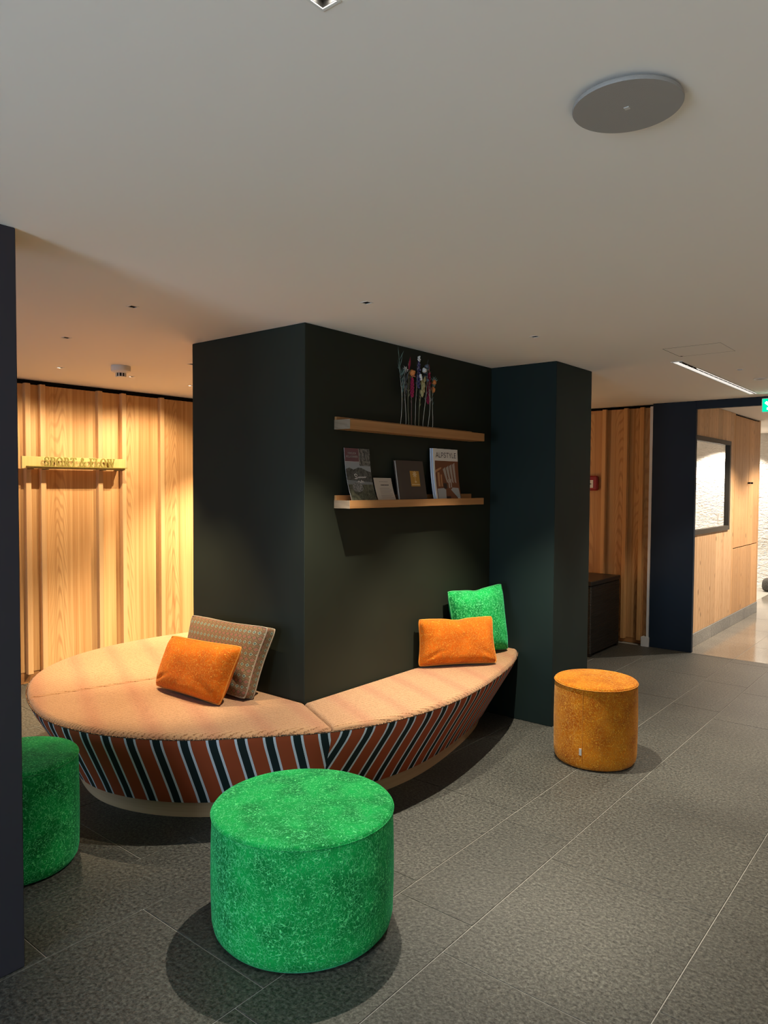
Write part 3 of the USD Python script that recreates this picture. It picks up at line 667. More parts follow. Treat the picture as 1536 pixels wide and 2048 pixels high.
part('indicator', xf(extr(Point(0, 0).buffer(0.006), 0.002), [[1, 0, 0], [0, 0, 1], [0, -1, 0]], [-0.010, -0.0495, 0.052]), 'sign_white', t)

# dark chest in the shade
t = thing('chest', 'black woven chest standing in the shade behind the pilaster', 'chest', (-2.675, 6.235, 0))
part('body', chamfer(-0.55, -0.006, 0.006, 0.68, 0.02, 0.64, 0.006), 'wicker', t)
part('lid', chamfer(-0.556, 0.0, 0.0, 0.686, 0.643, 0.685, 0.006), 'black_plastic', t)
for sx in (-0.53, -0.03):
    for sy in (0.03, 0.655):
        part('foot', bx(sx - 0.02, sx + 0.02, sy - 0.02, sy + 0.02, 0, 0.021), 'black_plastic', t)

# ------------------------------------------------------------------ wall sign "SPORT & FLOW" on the larch wall
XS = -5.52
t = thing('wall_sign', 'timber rail sign with brass letters mounted on the larch wall', 'sign', (XS, 2.93, 1.70))
board(t, -0.018, 0.0, -0.425, 0.425, -0.046, 0.046, 'sign_spruce', 1, 9, 'rail')
part('brass_bar', bx(0.0, 0.036, -0.395, 0.42, -0.032, -0.026), 'brass', t)
for yy in (2.590, 2.705, 3.178, 3.335):
    part('bracket', bx(XW + 0.0 - XS, -0.018, yy - 2.93 - 0.012, yy - 2.93 + 0.012, -0.05, -0.028), 'dark_metal', t)


def serif_glyphs():
    def R(x0, y0, x1, y1): return sbox(x0, y0, x1, y1)
    st, th, sf = 0.17, 0.06, 0.05
    def foot(x, y0): return R(x - 0.17, y0, x + 0.17, y0 + sf)
    def ell(cx, cy, rx, ry): return shapely.affinity.scale(Point(cx, cy).buffer(1, 24), rx, ry)
    def bowl(x, y0, y1, rx):
        cy, ry = (y0 + y1) / 2, (y1 - y0) / 2
        o = unary_union([ell(x, cy, rx, ry), R(x - 0.15, y0, x, y1)]); i = unary_union([ell(x, cy, rx - st, ry - th), R(x - 0.3, y0 + th, x, y1 - th)])
        return o.difference(i).intersection(R(x - 0.16, y0, x + 2, y1))
    g = {}
    stem = lambda x: unary_union([R(x - st / 2, 0, x + st / 2, 1), foot(x, 0), foot(x, 1 - sf)])
    g['P'] = (unary_union([stem(0.2), bowl(0.38, 0.44, 1, 0.30)]), 0.74)
    g['R'] = (unary_union([stem(0.2), bowl(0.38, 0.47, 1, 0.28), LineString([(0.38, 0.5), (0.72, 0.02)]).buffer(st / 2, cap_style=2), R(0.62, 0, 0.88, sf)]), 0.88)
    g['T'] = (unary_union([R(0.36 - st / 2, 0, 0.36 + st / 2, 1), foot(0.36, 0), R(0.0, 1 - th, 0.72, 1), R(0, 0.78, sf, 1), R(0.72 - sf, 0.78, 0.72, 1)]), 0.76)
    g['F'] = (unary_union([stem(0.2), R(0.2, 1 - th, 0.66, 1), R(0.61, 0.78, 0.66, 1), R(0.2, 0.48, 0.52, 0.48 + th), R(0.47, 0.40, 0.52, 0.62)]), 0.70)
    g['L'] = (unary_union([stem(0.2), R(0.2, 0, 0.68, th), R(0.63, 0, 0.68, 0.25)]), 0.72)
    g['O'] = (ell(0.44, 0.5, 0.44, 0.52).difference(ell(0.44, 0.5, 0.44 - st, 0.52 - th)), 0.92)
    a = np.linspace(0, 1, 40)
    sx = 0.31 + 0.25 * np.sin(np.pi * 2 * a * 0.98 - 0.35 + np.pi) * 1.0
    pts = [(0.54, 0.80), (0.47, 0.94), (0.31, 0.985), (0.15, 0.93), (0.10, 0.76), (0.18, 0.62), (0.34, 0.53), (0.49, 0.41), (0.53, 0.24), (0.45, 0.08), (0.28, 0.015), (0.13, 0.07), (0.06, 0.22)]
    ls = CubicSpline(np.arange(len(pts)), np.array(pts))(np.linspace(0, len(pts) - 1, 80))
    wd = 0.035 + 0.05 * np.exp(-((np.linspace(0, 1, 80) - 0.5) / 0.16) ** 2)
    g['S'] = (unary_union([Point(p).buffer(w) for p, w in zip(ls, wd)] + [R(0.52, 0.70, 0.57, 0.96), R(0.04, 0.04, 0.09, 0.30)]), 0.66)
    dg = lambda p, q, w: LineString([p, q]).buffer(w / 2, cap_style=2)
    g['W'] = (unary_union([dg((0.12, 1), (0.36, 0.0), st), dg((0.36, 0.0), (0.60, 0.98), th), dg((0.52, 1), (0.76, 0.0), st), dg((0.76, 0.0), (1.02, 1), th), R(0, 1 - sf, 0.28, 1), R(0.42, 1 - sf, 0.68, 1), R(0.90, 1 - sf, 1.12, 1)]), 1.14)
    pts = [(0.80, 0.03), (0.62, 0.22), (0.40, 0.52), (0.25, 0.78), (0.33, 0.96), (0.47, 0.93), (0.48, 0.76), (0.30, 0.58), (0.10, 0.38), (0.09, 0.15), (0.28, 0.01), (0.52, 0.10), (0.66, 0.32), (0.72, 0.50)]
    ls = CubicSpline(np.arange(len(pts)), np.array(pts))(np.linspace(0, len(pts) - 1, 90))
    g['&'] = (unary_union([LineString(ls).buffer(0.055), R(0.58, 0.47, 0.86, 0.52)]), 0.92)
    return g


GL = serif_glyphs()
pen, hgt, shapes = 0.0, 0.068, []
for ch in 'SPORT & FLOW':
    if ch == ' ':
        pen += 0.36; continue
    shapes.append((shapely.affinity.translate(GL[ch][0], pen, 0), ch)); pen += GL[ch][1] + 0.06
scale_x = 0.585 / pen
for sh_, ch in shapes:
    m_ = extr(shapely.affinity.scale(sh_.buffer(0.022), scale_x, hgt, origin=(0, 0)), 0.006)
    # local x -> +y of the wall, local y -> z, depth -> +x
    part('letter', xf(m_, [[0, 1, 0], [0, 0, 1], [1, 0, 0]], [0.026, -0.27, -0.026]), 'brass', t)

# ------------------------------------------------------------------ the round bench
OUT = np.array([(-3.64, 1.67), (-3.28, 1.60), (-2.87, 1.69), (-2.56, 1.90), (-2.375, 2.11), (-2.195, 2.345), (-2.07, 2.67), (-2.03, 3.02), (-2.10, 3.58), (-2.22, 4.02), (-2.42, 4.40), (-2.95, 4.78), (-3.55, 4.62), (-4.05, 4.12), (-4.35, 3.50), (-4.47, 2.90), (-4.42, 2.42), (-4.14, 1.95)])
OUT = np.vstack([OUT, OUT[:1]])
cl = np.concatenate([[0], np.cumsum(np.linalg.norm(np.diff(OUT, axis=0), axis=1))])
spl = CubicSpline(cl, OUT, bc_type='periodic')
tt = np.linspace(0, cl[-1], 721)[:-1]
rim = spl(tt)
for _ in range(14):
    rim = 0.25 * np.roll(rim, 1, 0) + 0.5 * rim + 0.25 * np.roll(rim, -1, 0)
tan = np.roll(rim, -1, 0) - np.roll(rim, 1, 0); tan /= np.linalg.norm(tan, axis=1)[:, None]
nin = np.stack([-tan[:, 1], tan[:, 0]], 1)            # inward (the outline runs anticlockwise)
if np.mean((np.array([-3.2, 3.1]) - rim) * nin) < 0:
    nin = -nin
outline = Polygon(rim)
colr = sbox(CX0, CY0, CX1, 5.2)
S1, S2 = np.array([-2.198, 2.342]), np.array([-3.665, 1.664])
c1, c2 = np.array([CX1, CY0]), np.array([CX0, CY0])
far = lambda a, b: a + (b - a) * 3
wedge_front = Polygon([c1, far(c1, S1), (-2.4, -1.0), far(c2, S2), c2])
seat_all = outline.difference(colr).difference(sbox(-9, CY1, 9, 9)).buffer(-0.002)
front = seat_all.intersection(wedge_front).buffer(-0.0015)
rest = seat_all.difference(wedge_front).buffer(-0.0015)
gs = sorted(rest.geoms, key=lambda g: g.centroid.x)
left_p, right_p = gs[0], gs[-1]


def cushion_top(poly, zt=0.472, r=0.024, zlow=0.450):
    pts = []
    for d in (0.0, 0.002, 0.005, 0.010, 0.016, r):
        q = poly.buffer(-d) if d else poly
        for ring in [q.exterior] if q.geom_type == 'Polygon' else [g.exterior for g in q.geoms]:
            n = int(ring.length / 0.016)
            pts += [ring.interpolate(k / n, normalized=True).coords[0] for k in range(n)]
            if d == 0: pts += list(ring.coords)[:-1] if len(ring.coords) < 60 else []
    x0, y0, x1, y1 = poly.bounds
    inner = poly.buffer(-r * 1.4)
    gx, gy = np.meshgrid(np.arange(x0, x1, 0.04), np.arange(y0, y1, 0.04)); q = np.stack([gx.ravel(), gy.ravel()], 1)
    q = q[shapely.contains_xy(inner, q[:, 0], q[:, 1])]
    P = np.unique(np.round(np.vstack([np.array(pts), q]), 5), axis=0)
    tri = Delaunay(P).simplices
    c = P[tri].mean(1)
    tri = tri[shapely.contains_xy(poly.buffer(0.0004), c[:, 0], c[:, 1])]
    d = shapely.distance(shapely.points(P), poly.exterior)
    z = zlow + (zt - zlow) * np.sqrt(np.clip(1 - (1 - np.clip(d / r, 0, 1)) ** 2, 0, 1)) + 0.006 * np.clip(d / 0.3, 0, 1)
    V = np.column_stack([P, z])
    a, b, cc = V[tri[:, 0]], V[tri[:, 1]], V[tri[:, 2]]
    flip = np.cross(b - a, cc - a)[:, 2] < 0
    tri[flip] = tri[flip][:, ::-1]
    return trimesh.Trimesh(V, tri, process=False)


bench = thing('round_bench', 'round bench with tan woven seat and red striped skirt wrapped around the green column', 'bench')
for p_ in (front, right_p, left_p):
    part('seat_cushion', cushion_top(p_), 'seat_weave', bench, True)


def rim_index(p):
    return int(np.argmin(np.linalg.norm(rim - p, axis=1)))


def index_at_y(y, xmin, xmax):
    k = [i for i in range(len(rim)) if xmin < rim[i, 0] < xmax]
    return min(k, key=lambda i: abs(rim[i, 1] - y))


N = len(rim)
i1, i2 = rim_index(S1), rim_index(S2)
i_end = index_at_y(CY1 - 0.01, -2.6, -2.0)
i_left = index_at_y(CY1 - 0.01, -4.6, -3.7)
PROF = [(0.002, 0.450), (0.003, 0.440), (0.010, 0.420), (0.026, 0.388), (0.060, 0.330), (0.095, 0.270), (0.130, 0.210), (0.165, 0.150), (0.198, 0.089), (0.208, 0.084), (0.235, 0.084)]


def run(a, b):
    k = (b - a) % N
    return [(a + j) % N for j in range(k + 1)]


def skirt(idx, inside, phase):
    rings, uvs = [], []
    mid = len(idx) // 2
    top = rim[idx]; Lt = np.concatenate([[0], np.cumsum(np.linalg.norm(np.diff(top, axis=0), axis=1))])
    end, frac = phase
    phase = frac * P_STR - ((Lt[-1] if end else 0.0) - Lt[mid]) + 200 * P_STR
    for ins, z in PROF:
        p = rim[idx] + nin[idx] * ins
        L = np.concatenate([[0], np.cumsum(np.linalg.norm(np.diff(p, axis=0), axis=1))])
        rings.append(np.column_stack([p, np.full(len(p), z)])); uvs.append(L - L[mid] + phase)
    n, k = len(idx), len(PROF)
    V = np.vstack(rings); uv = np.column_stack([np.concatenate(uvs), np.repeat([z for _, z in PROF], n)])
    F = []
    for r_ in range(k - 1):
        for j in range(n - 1):
            a, b, c, d = r_ * n + j, r_ * n + j + 1, (r_ + 1) * n + j + 1, (r_ + 1) * n + j
            F += [[a, d, b], [b, d, c]]
    m = trimesh.Trimesh(V, F, process=False)
    ctr = m.triangles_center[0]; nrm = m.face_normals[0]
    if nrm[:2] @ nin[idx[0]] > 0:
        m.faces = m.faces[:, ::-1]
    return m, uv


for a, b, ph in ((i2, i1, (1, 0.78)), (i1, i_end, (0, 0.90)), (i_left, i2, (1, 0.9))):
    ix = run(a, b)
    m_, uv_ = skirt(ix, None, ph)
    part('skirt', m_, 'stripe_cloth', bench, True, uv=uv_)
    part('rim_piping', tube(np.column_stack([rim[ix] - nin[ix] * 0.001, np.full(len(ix), 0.4502)]), 0.0036, 6), 'rim_thread', bench, True)
pl = Polygon(rim + nin * 0.245).buffer(0).difference(colr).difference(sbox(-9, CY1 - 0.003, 9, 9))
m_ = flat(extr(pl, 0.088, 0.0)); v_ = np.array(m_.vertices)
part('plinth', m_, 'plinth_beech', bench, uv=np.column_stack([v_[:, 2] + 3, v_[:, 0] + v_[:, 1]]))

# ------------------------------------------------------------------ poufs
def pouf(label, cx, cy, r, h, mat, pip, group=None, tag_at=None, seam_at=None):
    t = thing('pouf', label, 'pouf', (cx, cy, 0), group='velvet poufs around the bench')
    bulge = [(0, 0.0), (r * 0.86, 0.0), (r * 0.93, 0.006), (r * 0.97, 0.022)] + [(r * (0.985 + 0.015 * math.sin(math.pi * min(1, z / h))), z) for z in np.linspace(0.05, h - 0.02, 12)] + [(r * 0.992, h - 0.010)]
    part('side_cover', lathe(bulge, 96), mat, t, 60)
    top = [(r * 0.992, h - 0.010), (r * 0.985, h - 0.003), (r * 0.965, h + 0.001), (r * 0.90, h + 0.004), (r * 0.6, h + 0.008), (r * 0.3, h + 0.010), (0, h + 0.010)]
    part('seat_top', lathe(top, 96), mat, t, 60)
    a = np.arange(96) * math.tau / 96
    part('top_seam', tube(np.column_stack([r * 0.9945 * np.cos(a), r * 0.9945 * np.sin(a), np.full(96, h - 0.010)]), 0.0018, 6, True), pip, t, True)
    if seam_at is not None:
        d = np.array([math.cos(seam_at), math.sin(seam_at)])
        part('side_seam', tube([[*(d * r * 1.0005), z] for z in np.linspace(0.03, h - 0.012, 16)], 0.0014, 6), pip, t, True)
    if tag_at is not None:
        a_, z_ = tag_at
        g = bx(-0.007, 0.007, r - 0.002, r + 0.004, z_, z_ + 0.036); g.apply_transform(trimesh.transformations.rotation_matrix(a_ - math.pi / 2, [0, 0, 1]))
        part('care_tag', g, 'grey_tag', t, label='small grey fabric tag in the seam')
    return t


pouf('big round bright green velvet pouf in the foreground', -1.825, 1.795, 0.322, 0.420, 'green_velvet', 'green_velvet')
pouf('round orange velvet pouf standing alone right of the bench', -1.655, 3.940, 0.230, 0.455, 'amber_velvet', 'orange_piping', tag_at=(math.radians(-86), 0.085), seam_at=math.radians(-84))
pouf('dark green velvet pouf partly hidden by the wall end at left', -3.00, 1.325, 0.235, 0.44, 'green_velvet', 'green_piping')


# ------------------------------------------------------------------ cushions
def cushion(name, label, cor, T, mat, pip, facing, sag=(0.03, 0.02), gusset=0.0, chop=0.0, uvsize=None, n=34):
    """cor: TL, TR, BL, BR seen from the front; T: half thickness; facing: point on the front side"""
    TL, TR, BL, BR = (np.array(c, float) for c in cor)
    org = (BL + BR) / 2
    t = thing(name, label, 'cushion', org, group='loose cushions on the round bench')
    nrm = np.cross(TR - BL, TL - BR); nrm /= np.linalg.norm(nrm)
    if nrm @ (np.array(facing) - org) < 0: nrm = -nrm
    W, Hh = np.linalg.norm(BR - BL), np.linalg.norm(TL - BL)
    g = np.linspace(-1, 1, n); g = np.sign(g) * np.abs(g) ** 0.8
    U, V = np.meshgrid(g, g)
    # outline with sides drawn in between the corners
    U2 = U * (1 - sag[1] * (1 - V ** 2)) * (1 - 0.035 * np.abs(V) ** 9); V2 = V * (1 - sag[0] * (1 - U ** 2)) * (1 - 0.035 * np.abs(U) ** 9)
    V2 = V2 - chop * np.exp(-(U / 0.22) ** 2) * np.clip(V, 0, 1) ** 3
    s, q = (U2 + 1) / 2, (V2 + 1) / 2
    base = (BL * ((1 - s) * (1 - q))[..., None] + BR * (s * (1 - q))[..., None] + TL * ((1 - s) * q)[..., None] + TR * (s * q)[..., None]) - org
    prof = ((1 - U ** 4) * (1 - V ** 4)) ** 0.55
    seed = int(abs(org[0] * 1000)) % 91
    wr = meshkit.fbm(np.stack([U * 2.3, V * 2.3, np.full_like(U, seed)], -1), 3, seed) - 0.5
    # creases running in from the lower corners
    cr = -0.010 * np.exp(-((U + V * 0 - 0.80 + (V + 0.65) * 0.9) / 0.10) ** 2) * np.exp(-((V + 0.62) / 0.22) ** 2) - 0.010 * np.exp(-((U + 0.80 - (V + 0.65) * 0.9) / 0.10) ** 2) * np.exp(-((V + 0.62) / 0.22) ** 2)
    def side(sg):
        off = gusset + T * prof + (0.10 * T * wr + cr) * prof
        return base + sg * off[..., None] * nrm
    uvm = np.stack([U * W / 2 + 3, V * Hh / 2 + 3], -1).reshape(-1, 2)
    def grid(Pt, sg):
        idx = np.arange(n * n).reshape(n, n); a, b, c, d = idx[:-1, :-1].ravel(), idx[:-1, 1:].ravel(), idx[1:, 1:].ravel(), idx[1:, :-1].ravel()
        F = np.vstack([np.column_stack([a, b, c]), np.column_stack([a, c, d])])
        m = trimesh.Trimesh(Pt.reshape(-1, 3), F, process=False)
        mid = len(F) // 4
        if m.face_normals[mid] @ nrm * sg < 0: m.faces = m.faces[:, ::-1]
        return m
    part('front_panel', grid(side(1), 1), mat, t, True, uv=uvm)
    part('back_panel', grid(side(-1), -1), mat, t, True, uv=uvm)
    ring = np.concatenate([[(0, j) for j in range(n - 1)], [(i, n - 1) for i in range(n - 1)], [(n - 1, j) for j in range(n - 1, 0, -1)], [(i, 0) for i in range(n - 1, 0, -1)]])
    rp = base[ring[:, 0], ring[:, 1]]
    if gusset:
        a, b = rp + nrm * gusset, rp - nrm * gusset
        k = len(rp); Vg = np.vstack([a, b]); F = []
        for j in range(k):
            l = (j + 1) % k; F += [[j, k + j, l], [l, k + j, k + l]]
        m = trimesh.Trimesh(Vg, F, process=False)
        L = np.concatenate([[0], np.cumsum(np.linalg.norm(np.diff(rp, axis=0), axis=1))])
        cgl = Vg.mean(0)
        if np.mean(np.einsum('ij,ij->i', m.face_normals, m.triangles_center - cgl)) < 0: m.faces = m.faces[:, ::-1]
        part('side_band', m, mat, t, True, uv=np.column_stack([np.concatenate([L, L]) + 3, np.repeat([3.0, 3.0 + 2 * gusset], k)]))
        part('piping', tube(a, 0.0042, 6, True), pip, t, True); part('piping', tube(b, 0.0042, 6, True), pip, t, True)
    else:
        part('piping', tube(rp, 0.0042, 6, True), pip, t, True)
    return t


ZS = 0.484
cushion('cushion', 'large box cushion with woven diamond pattern leaning on the green column', [(-3.33, 2.445, 0.822), (-2.695, 2.437, 0.835), (-3.33, 2.345, ZS), (-2.765, 2.345, ZS - 0.002)], 0.040, 'diamond_weave', 'diamond_piping', (0, 0, 1.5), gusset=0.026, sag=(0.05, 0.05))
cushion('cushion', 'orange velvet cushion propped against the diamond patterned cushion', [(-3.235, 2.225, 0.758), (-2.715, 2.262, 0.768), (-3.325, 2.185, ZS + 0.004), (-2.795, 2.19, ZS)], 0.072, 'orange_velvet', 'orange_piping', (0, 0, 1.5), sag=(0.04, 0.03))
cushion('cushion', 'orange velvet cushion standing before the green cushion at the bench end', [(-2.527, 3.42, 0.760), (-2.292, 3.865, 0.747), (-2.520, 3.415, ZS), (-2.215, 3.80, ZS)], 0.068, 'orange_velvet', 'orange_piping', (0, 0, 1.5), sag=(0.05, 0.05), chop=0.07)
cushion('cushion', 'square emerald green velvet cushion in the corner by the pilaster', [(-2.515, 3.70, 0.897), (-2.405, 4.168, 0.908), (-2.470, 3.735, ZS), (-2.345, 4.165, ZS)], 0.066, 'green_velvet', 'green_piping', (0, 0, 1.5), sag=(0.08, 0.05), chop=0.04)

# ------------------------------------------------------------------ picture ledges and what stands on them
def ledge(label, z0, lip):
    t = thing('picture_ledge', label, 'shelf', (CX1, 2.73, z0))
    L = 1.28
    def rail(nm, x0, x1, z0_, z1_, y0=0.0, y1=L, m='shelf_oak', lab=None):
        b = flat(chamfer(x0, x1, y0, y1, z0_, z1_, 0.0015)); v = np.array(b.vertices)
        part(nm, b, m, t, uv=np.column_stack([v[:, 2] + v[:, 0] + 0.06, v[:, 1]]), label=lab)
    rail('bottom_board', 0.014, 0.093, 0.0, 0.015)
    rail('back_rail', 0.0005, 0.014, 0.0, 0.066)
    rail('front_lip', 0.093, 0.108, 0.0, lip)
    b = flat(chamfer(0.0005, 0.108, -0.0015, 0.0005, 0.0, lip, 0.0004)); v = np.array(b.vertices)
    part('end_cap', b, 'shelf_end_grain', t, uv=np.column_stack([v[:, 2], v[:, 0]]), label='paler end grain cap')
    return t


ZU, ZL = 1.828, 1.427
ledge('upper oak picture ledge on the green wall, holding dried flowers', ZU, 0.049)
ledge('lower oak picture ledge on the green wall, holding magazines and a book', ZL, 0.041)


def sheet(fn, u0, u1, v0, v1, nu=2, nv=12, off=0.0):
    """patch of a curved page: fn(u, v, off) -> point"""
    us, vs = np.linspace(u0, u1, nu), np.linspace(v0, v1, nv)
    V = np.array([fn(u, v, off) for v in vs for u in us]); F = []
    for j in range(nv - 1):
        for i in range(nu - 1):
            a, b, c, d = j * nu + i, j * nu + i + 1, (j + 1) * nu + i + 1, (j + 1) * nu + i
            F += [[a, b, c], [a, c, d]]
    return trimesh.Trimesh(V, F, process=False)


def slab(fn, thick, nv=14):
    """closed page block between offset 0 and -thick"""
    f = sheet(fn, 0, 1, 0, 1, 2, nv, 0.0); b = sheet(fn, 0, 1, 0, 1, 2, nv, -thick)
    n = len(f.vertices); V = np.vstack([f.vertices, b.vertices])
    ring = [0, 1] + [2 * j + 1 for j in range(1, nv)] + [2 * (nv - 1)] + [2 * j for j in range(nv - 2, 0, -1)]
    F = [list(x) for x in f.faces] + [list(x[::-1] + n) for x in b.faces]
    for a, c in zip(ring, ring[1:] + ring[:1]):
        F += [[a, n + a, c], [c, n + a, n + c]]
    m = trimesh.Trimesh(V, F, process=False); m.fix_normals()
    return m


def printed(parent, nm, fn, poly, mat, off=0.0004, label=None):
    """flat print: a shapely shape in page coordinates mapped onto the page"""
    ms = []
    for g in getattr(poly, 'geoms', [poly]):
        if g.is_empty or g.geom_type != 'Polygon': continue
        g = g.segmentize(0.08)
        v, f = trimesh.creation.triangulate_polygon(g, engine='earcut')
        v, f = trimesh.remesh.subdivide_to_size(np.column_stack([v, np.zeros(len(v))]), f, 0.09, max_iter=12)
        v = v[:, :2]
        ms.append(trimesh.Trimesh(np.array([fn(a, b, off) for a, b in v]), f, process=False))
    m = cat_(ms)
    part(nm, m, mat, parent, label=label)


def lettering(parent, nm, fn, text, u0, v0, w, h, mat, off=0.0007, bold=False):
    tm = meshkit.text_mesh(text, 1.0, 0.001, bold)
    v = np.array(tm.vertices); v[:, 0] -= v[:, 0].min(); sx, sy = w / v[:, 0].max(), h
    P = np.array([fn(u0 + a * sx, v0 + b * sy, off) for a, b, _ in v])
    part(nm, trimesh.Trimesh(P, tm.faces, process=False), mat, parent)


def page(y0, w, z0, h, xb, xt, bend=0.0, yt=None):
    """page standing on the ledge: bottom at xb, top at xt, bowed by bend"""
    yt = y0 if yt is None else yt
    def fn(u, v, off):
        x = xb + (xt - xb) * v - bend * math.sin(math.pi * min(max(v, 0), 1)) * (1 - 0.3 * v)
        return [x + off, y0 + (yt - y0) * v + u * w, z0 + v * h]
    def at0(u, v, off):
        p = fn(u, v, off); return [p[0], p[1], p[2]]
    return at0


R_ = lambda a, b, c, d: sbox(a, b, c, d)
z0 = ZL + 0.0155
# welcome brochure, bowed, at the left end
t = thing('brochure', 'tall bowed welcome brochure with grey landscape photos at the left of the lower ledge', 'brochure')
fn = page(2.782, 0.200, z0, 0.296, -2.470, -2.5495, 0.018, 2.796)
part('pages', slab(fn, 0.0022), 'print_pale', t)
printed(t, 'cover_photo', fn, R_(0, 0, 1, 0.36), 'print_meadow', label='meadow in front of the lake')
printed(t, 'cover_photo', fn, R_(0, 0.36, 1, 0.56), 'lake_grey')
printed(t, 'cover_photo', fn, R_(0, 0.56, 1, 0.76), 'sky_grey')
printed(t, 'cover_photo', fn, Polygon([(0, 0.44), (1, 0.40), (1, 0.58), (0.85, 0.60), (0.62, 0.655), (0.48, 0.66), (0.3, 0.62), (0.15, 0.655), (0, 0.63)]), 'print_mountain', 0.0007)
printed(t, 'cover_photo', fn, shapely.affinity.scale(Point(0.36, 0.31).buffer(1), 0.21, 0.085), 'print_sunhat', 0.0007)
printed(t, 'cover_photo', fn, R_(0.56, 0.69, 1, 1), 'print_forest', 0.0007)
printed(t, 'title_field', fn, R_(0, 0.765, 0.55, 1), 'print_plum', 0.0007)
lettering(t, 'lettering', fn, 'HERZLICH', 0.12, 0.895, 0.32, 0.034, 'print_pale', 0.0012, True)
lettering(t, 'lettering', fn, 'WILLKOMMEN', 0.05, 0.835, 0.45, 0.034, 'print_pale', 0.0012, True)
sw = [(0.42, 0.52), (0.36, 0.545), (0.30, 0.53), (0.33, 0.505), (0.41, 0.485), (0.40, 0.462), (0.31, 0.465)]
sw2 = [(0.44, 0.475), (0.47, 0.495), (0.49, 0.475), (0.52, 0.497), (0.54, 0.475), (0.57, 0.497), (0.60, 0.475), (0.63, 0.497), (0.66, 0.478), (0.70, 0.498), (0.72, 0.48), (0.76, 0.50)]
sw3 = [(0.40, 0.40), (0.45, 0.42), (0.48, 0.40), (0.52, 0.395), (0.55, 0.44), (0.56, 0.395), (0.60, 0.415), (0.64, 0.398)]
printed(t, 'script_title', fn, unary_union([LineString(s).buffer(0.009) for s in (sw, sw2, sw3)]), 'print_pale', 0.0012)
printed(t, 'footer_line', fn, unary_union([R_(0.55 + 0.07 * k, 0.035, 0.605 + 0.07 * k, 0.052) for k in range(6)]), 'print_pale', 0.0012)

t = thing('menu_card', 'small cream text card between the brochure and the brown book', 'card')
fn = page(2.990, 0.152, z0, 0.143, -2.466, -2.528, 0.006, 3.006)
part('card', slab(fn, 0.0012), 'paper_cream', t)
printed(t, 'heading_line', fn, unary_union([R_(0.28 + 0.07 * k, 0.84, 0.335 + 0.07 * k, 0.86) for k in range(7)]), 'ink_grey')
printed(t, 'heading_line', fn, unary_union([R_(0.34 + 0.065 * k, 0.71, 0.395 + 0.065 * k, 0.745) for k in range(7)]), 'ink_dark')
printed(t, 'text_line', fn, unary_union([R_(0.24, 0.60 - 0.052 * k, (0.90 if k % 3 else 0.80), 0.612 - 0.052 * k) for k in range(8)]), 'ink_grey')
printed(t, 'signature_line', fn, unary_union([R_(0.44 + 0.06 * k, 0.07, 0.49 + 0.06 * k, 0.09) for k in range(4)]), 'ink_dark')

t = thing('book', 'brown cloth bound book with a gold emblem on the lower ledge', 'book')
fn = page(3.170, 0.254, z0, 0.244, -2.466, -2.533, 0.0, 3.205)
part('cover', slab(fn, 0.003), 'book_cloth', t)
fb = lambda u, v, o: fn(0.02 + 0.965 * u, 0.012 + 0.976 * v, o - 0.003)
part('page_block', slab(fb, 0.011), 'paper_cream', t)
fb2 = lambda u, v, o: fn(u, v, o - 0.014)
part('cover', slab(fb2, 0.003), 'book_cloth', t)
printed(t, 'emblem', fn, R_(0.46, 0.40, 0.80, 0.76), 'gold_foil', label='gold emblem label')
printed(t, 'emblem_print', fn, unary_union([Point(0.63, 0.68).buffer(0.04)] + [shapely.affinity.rotate(shapely.affinity.scale(Point(0.63, 0.73).buffer(0.02), 0.7, 1.6), a, origin=(0.63, 0.68)) for a in range(0, 360, 45)]
                                        + [R_(0.622, 0.52, 0.638, 0.65), shapely.affinity.scale(Point(0.64, 0.505).buffer(0.03), 1.3, 0.7)]), 'gold_pale', 0.0007)
printed(t, 'emblem_lettering', fn, unary_union([R_(0.49 + 0.05 * k, 0.43, 0.53 + 0.05 * k, 0.455) for k in range(6)]), 'gold_pale', 0.0007)

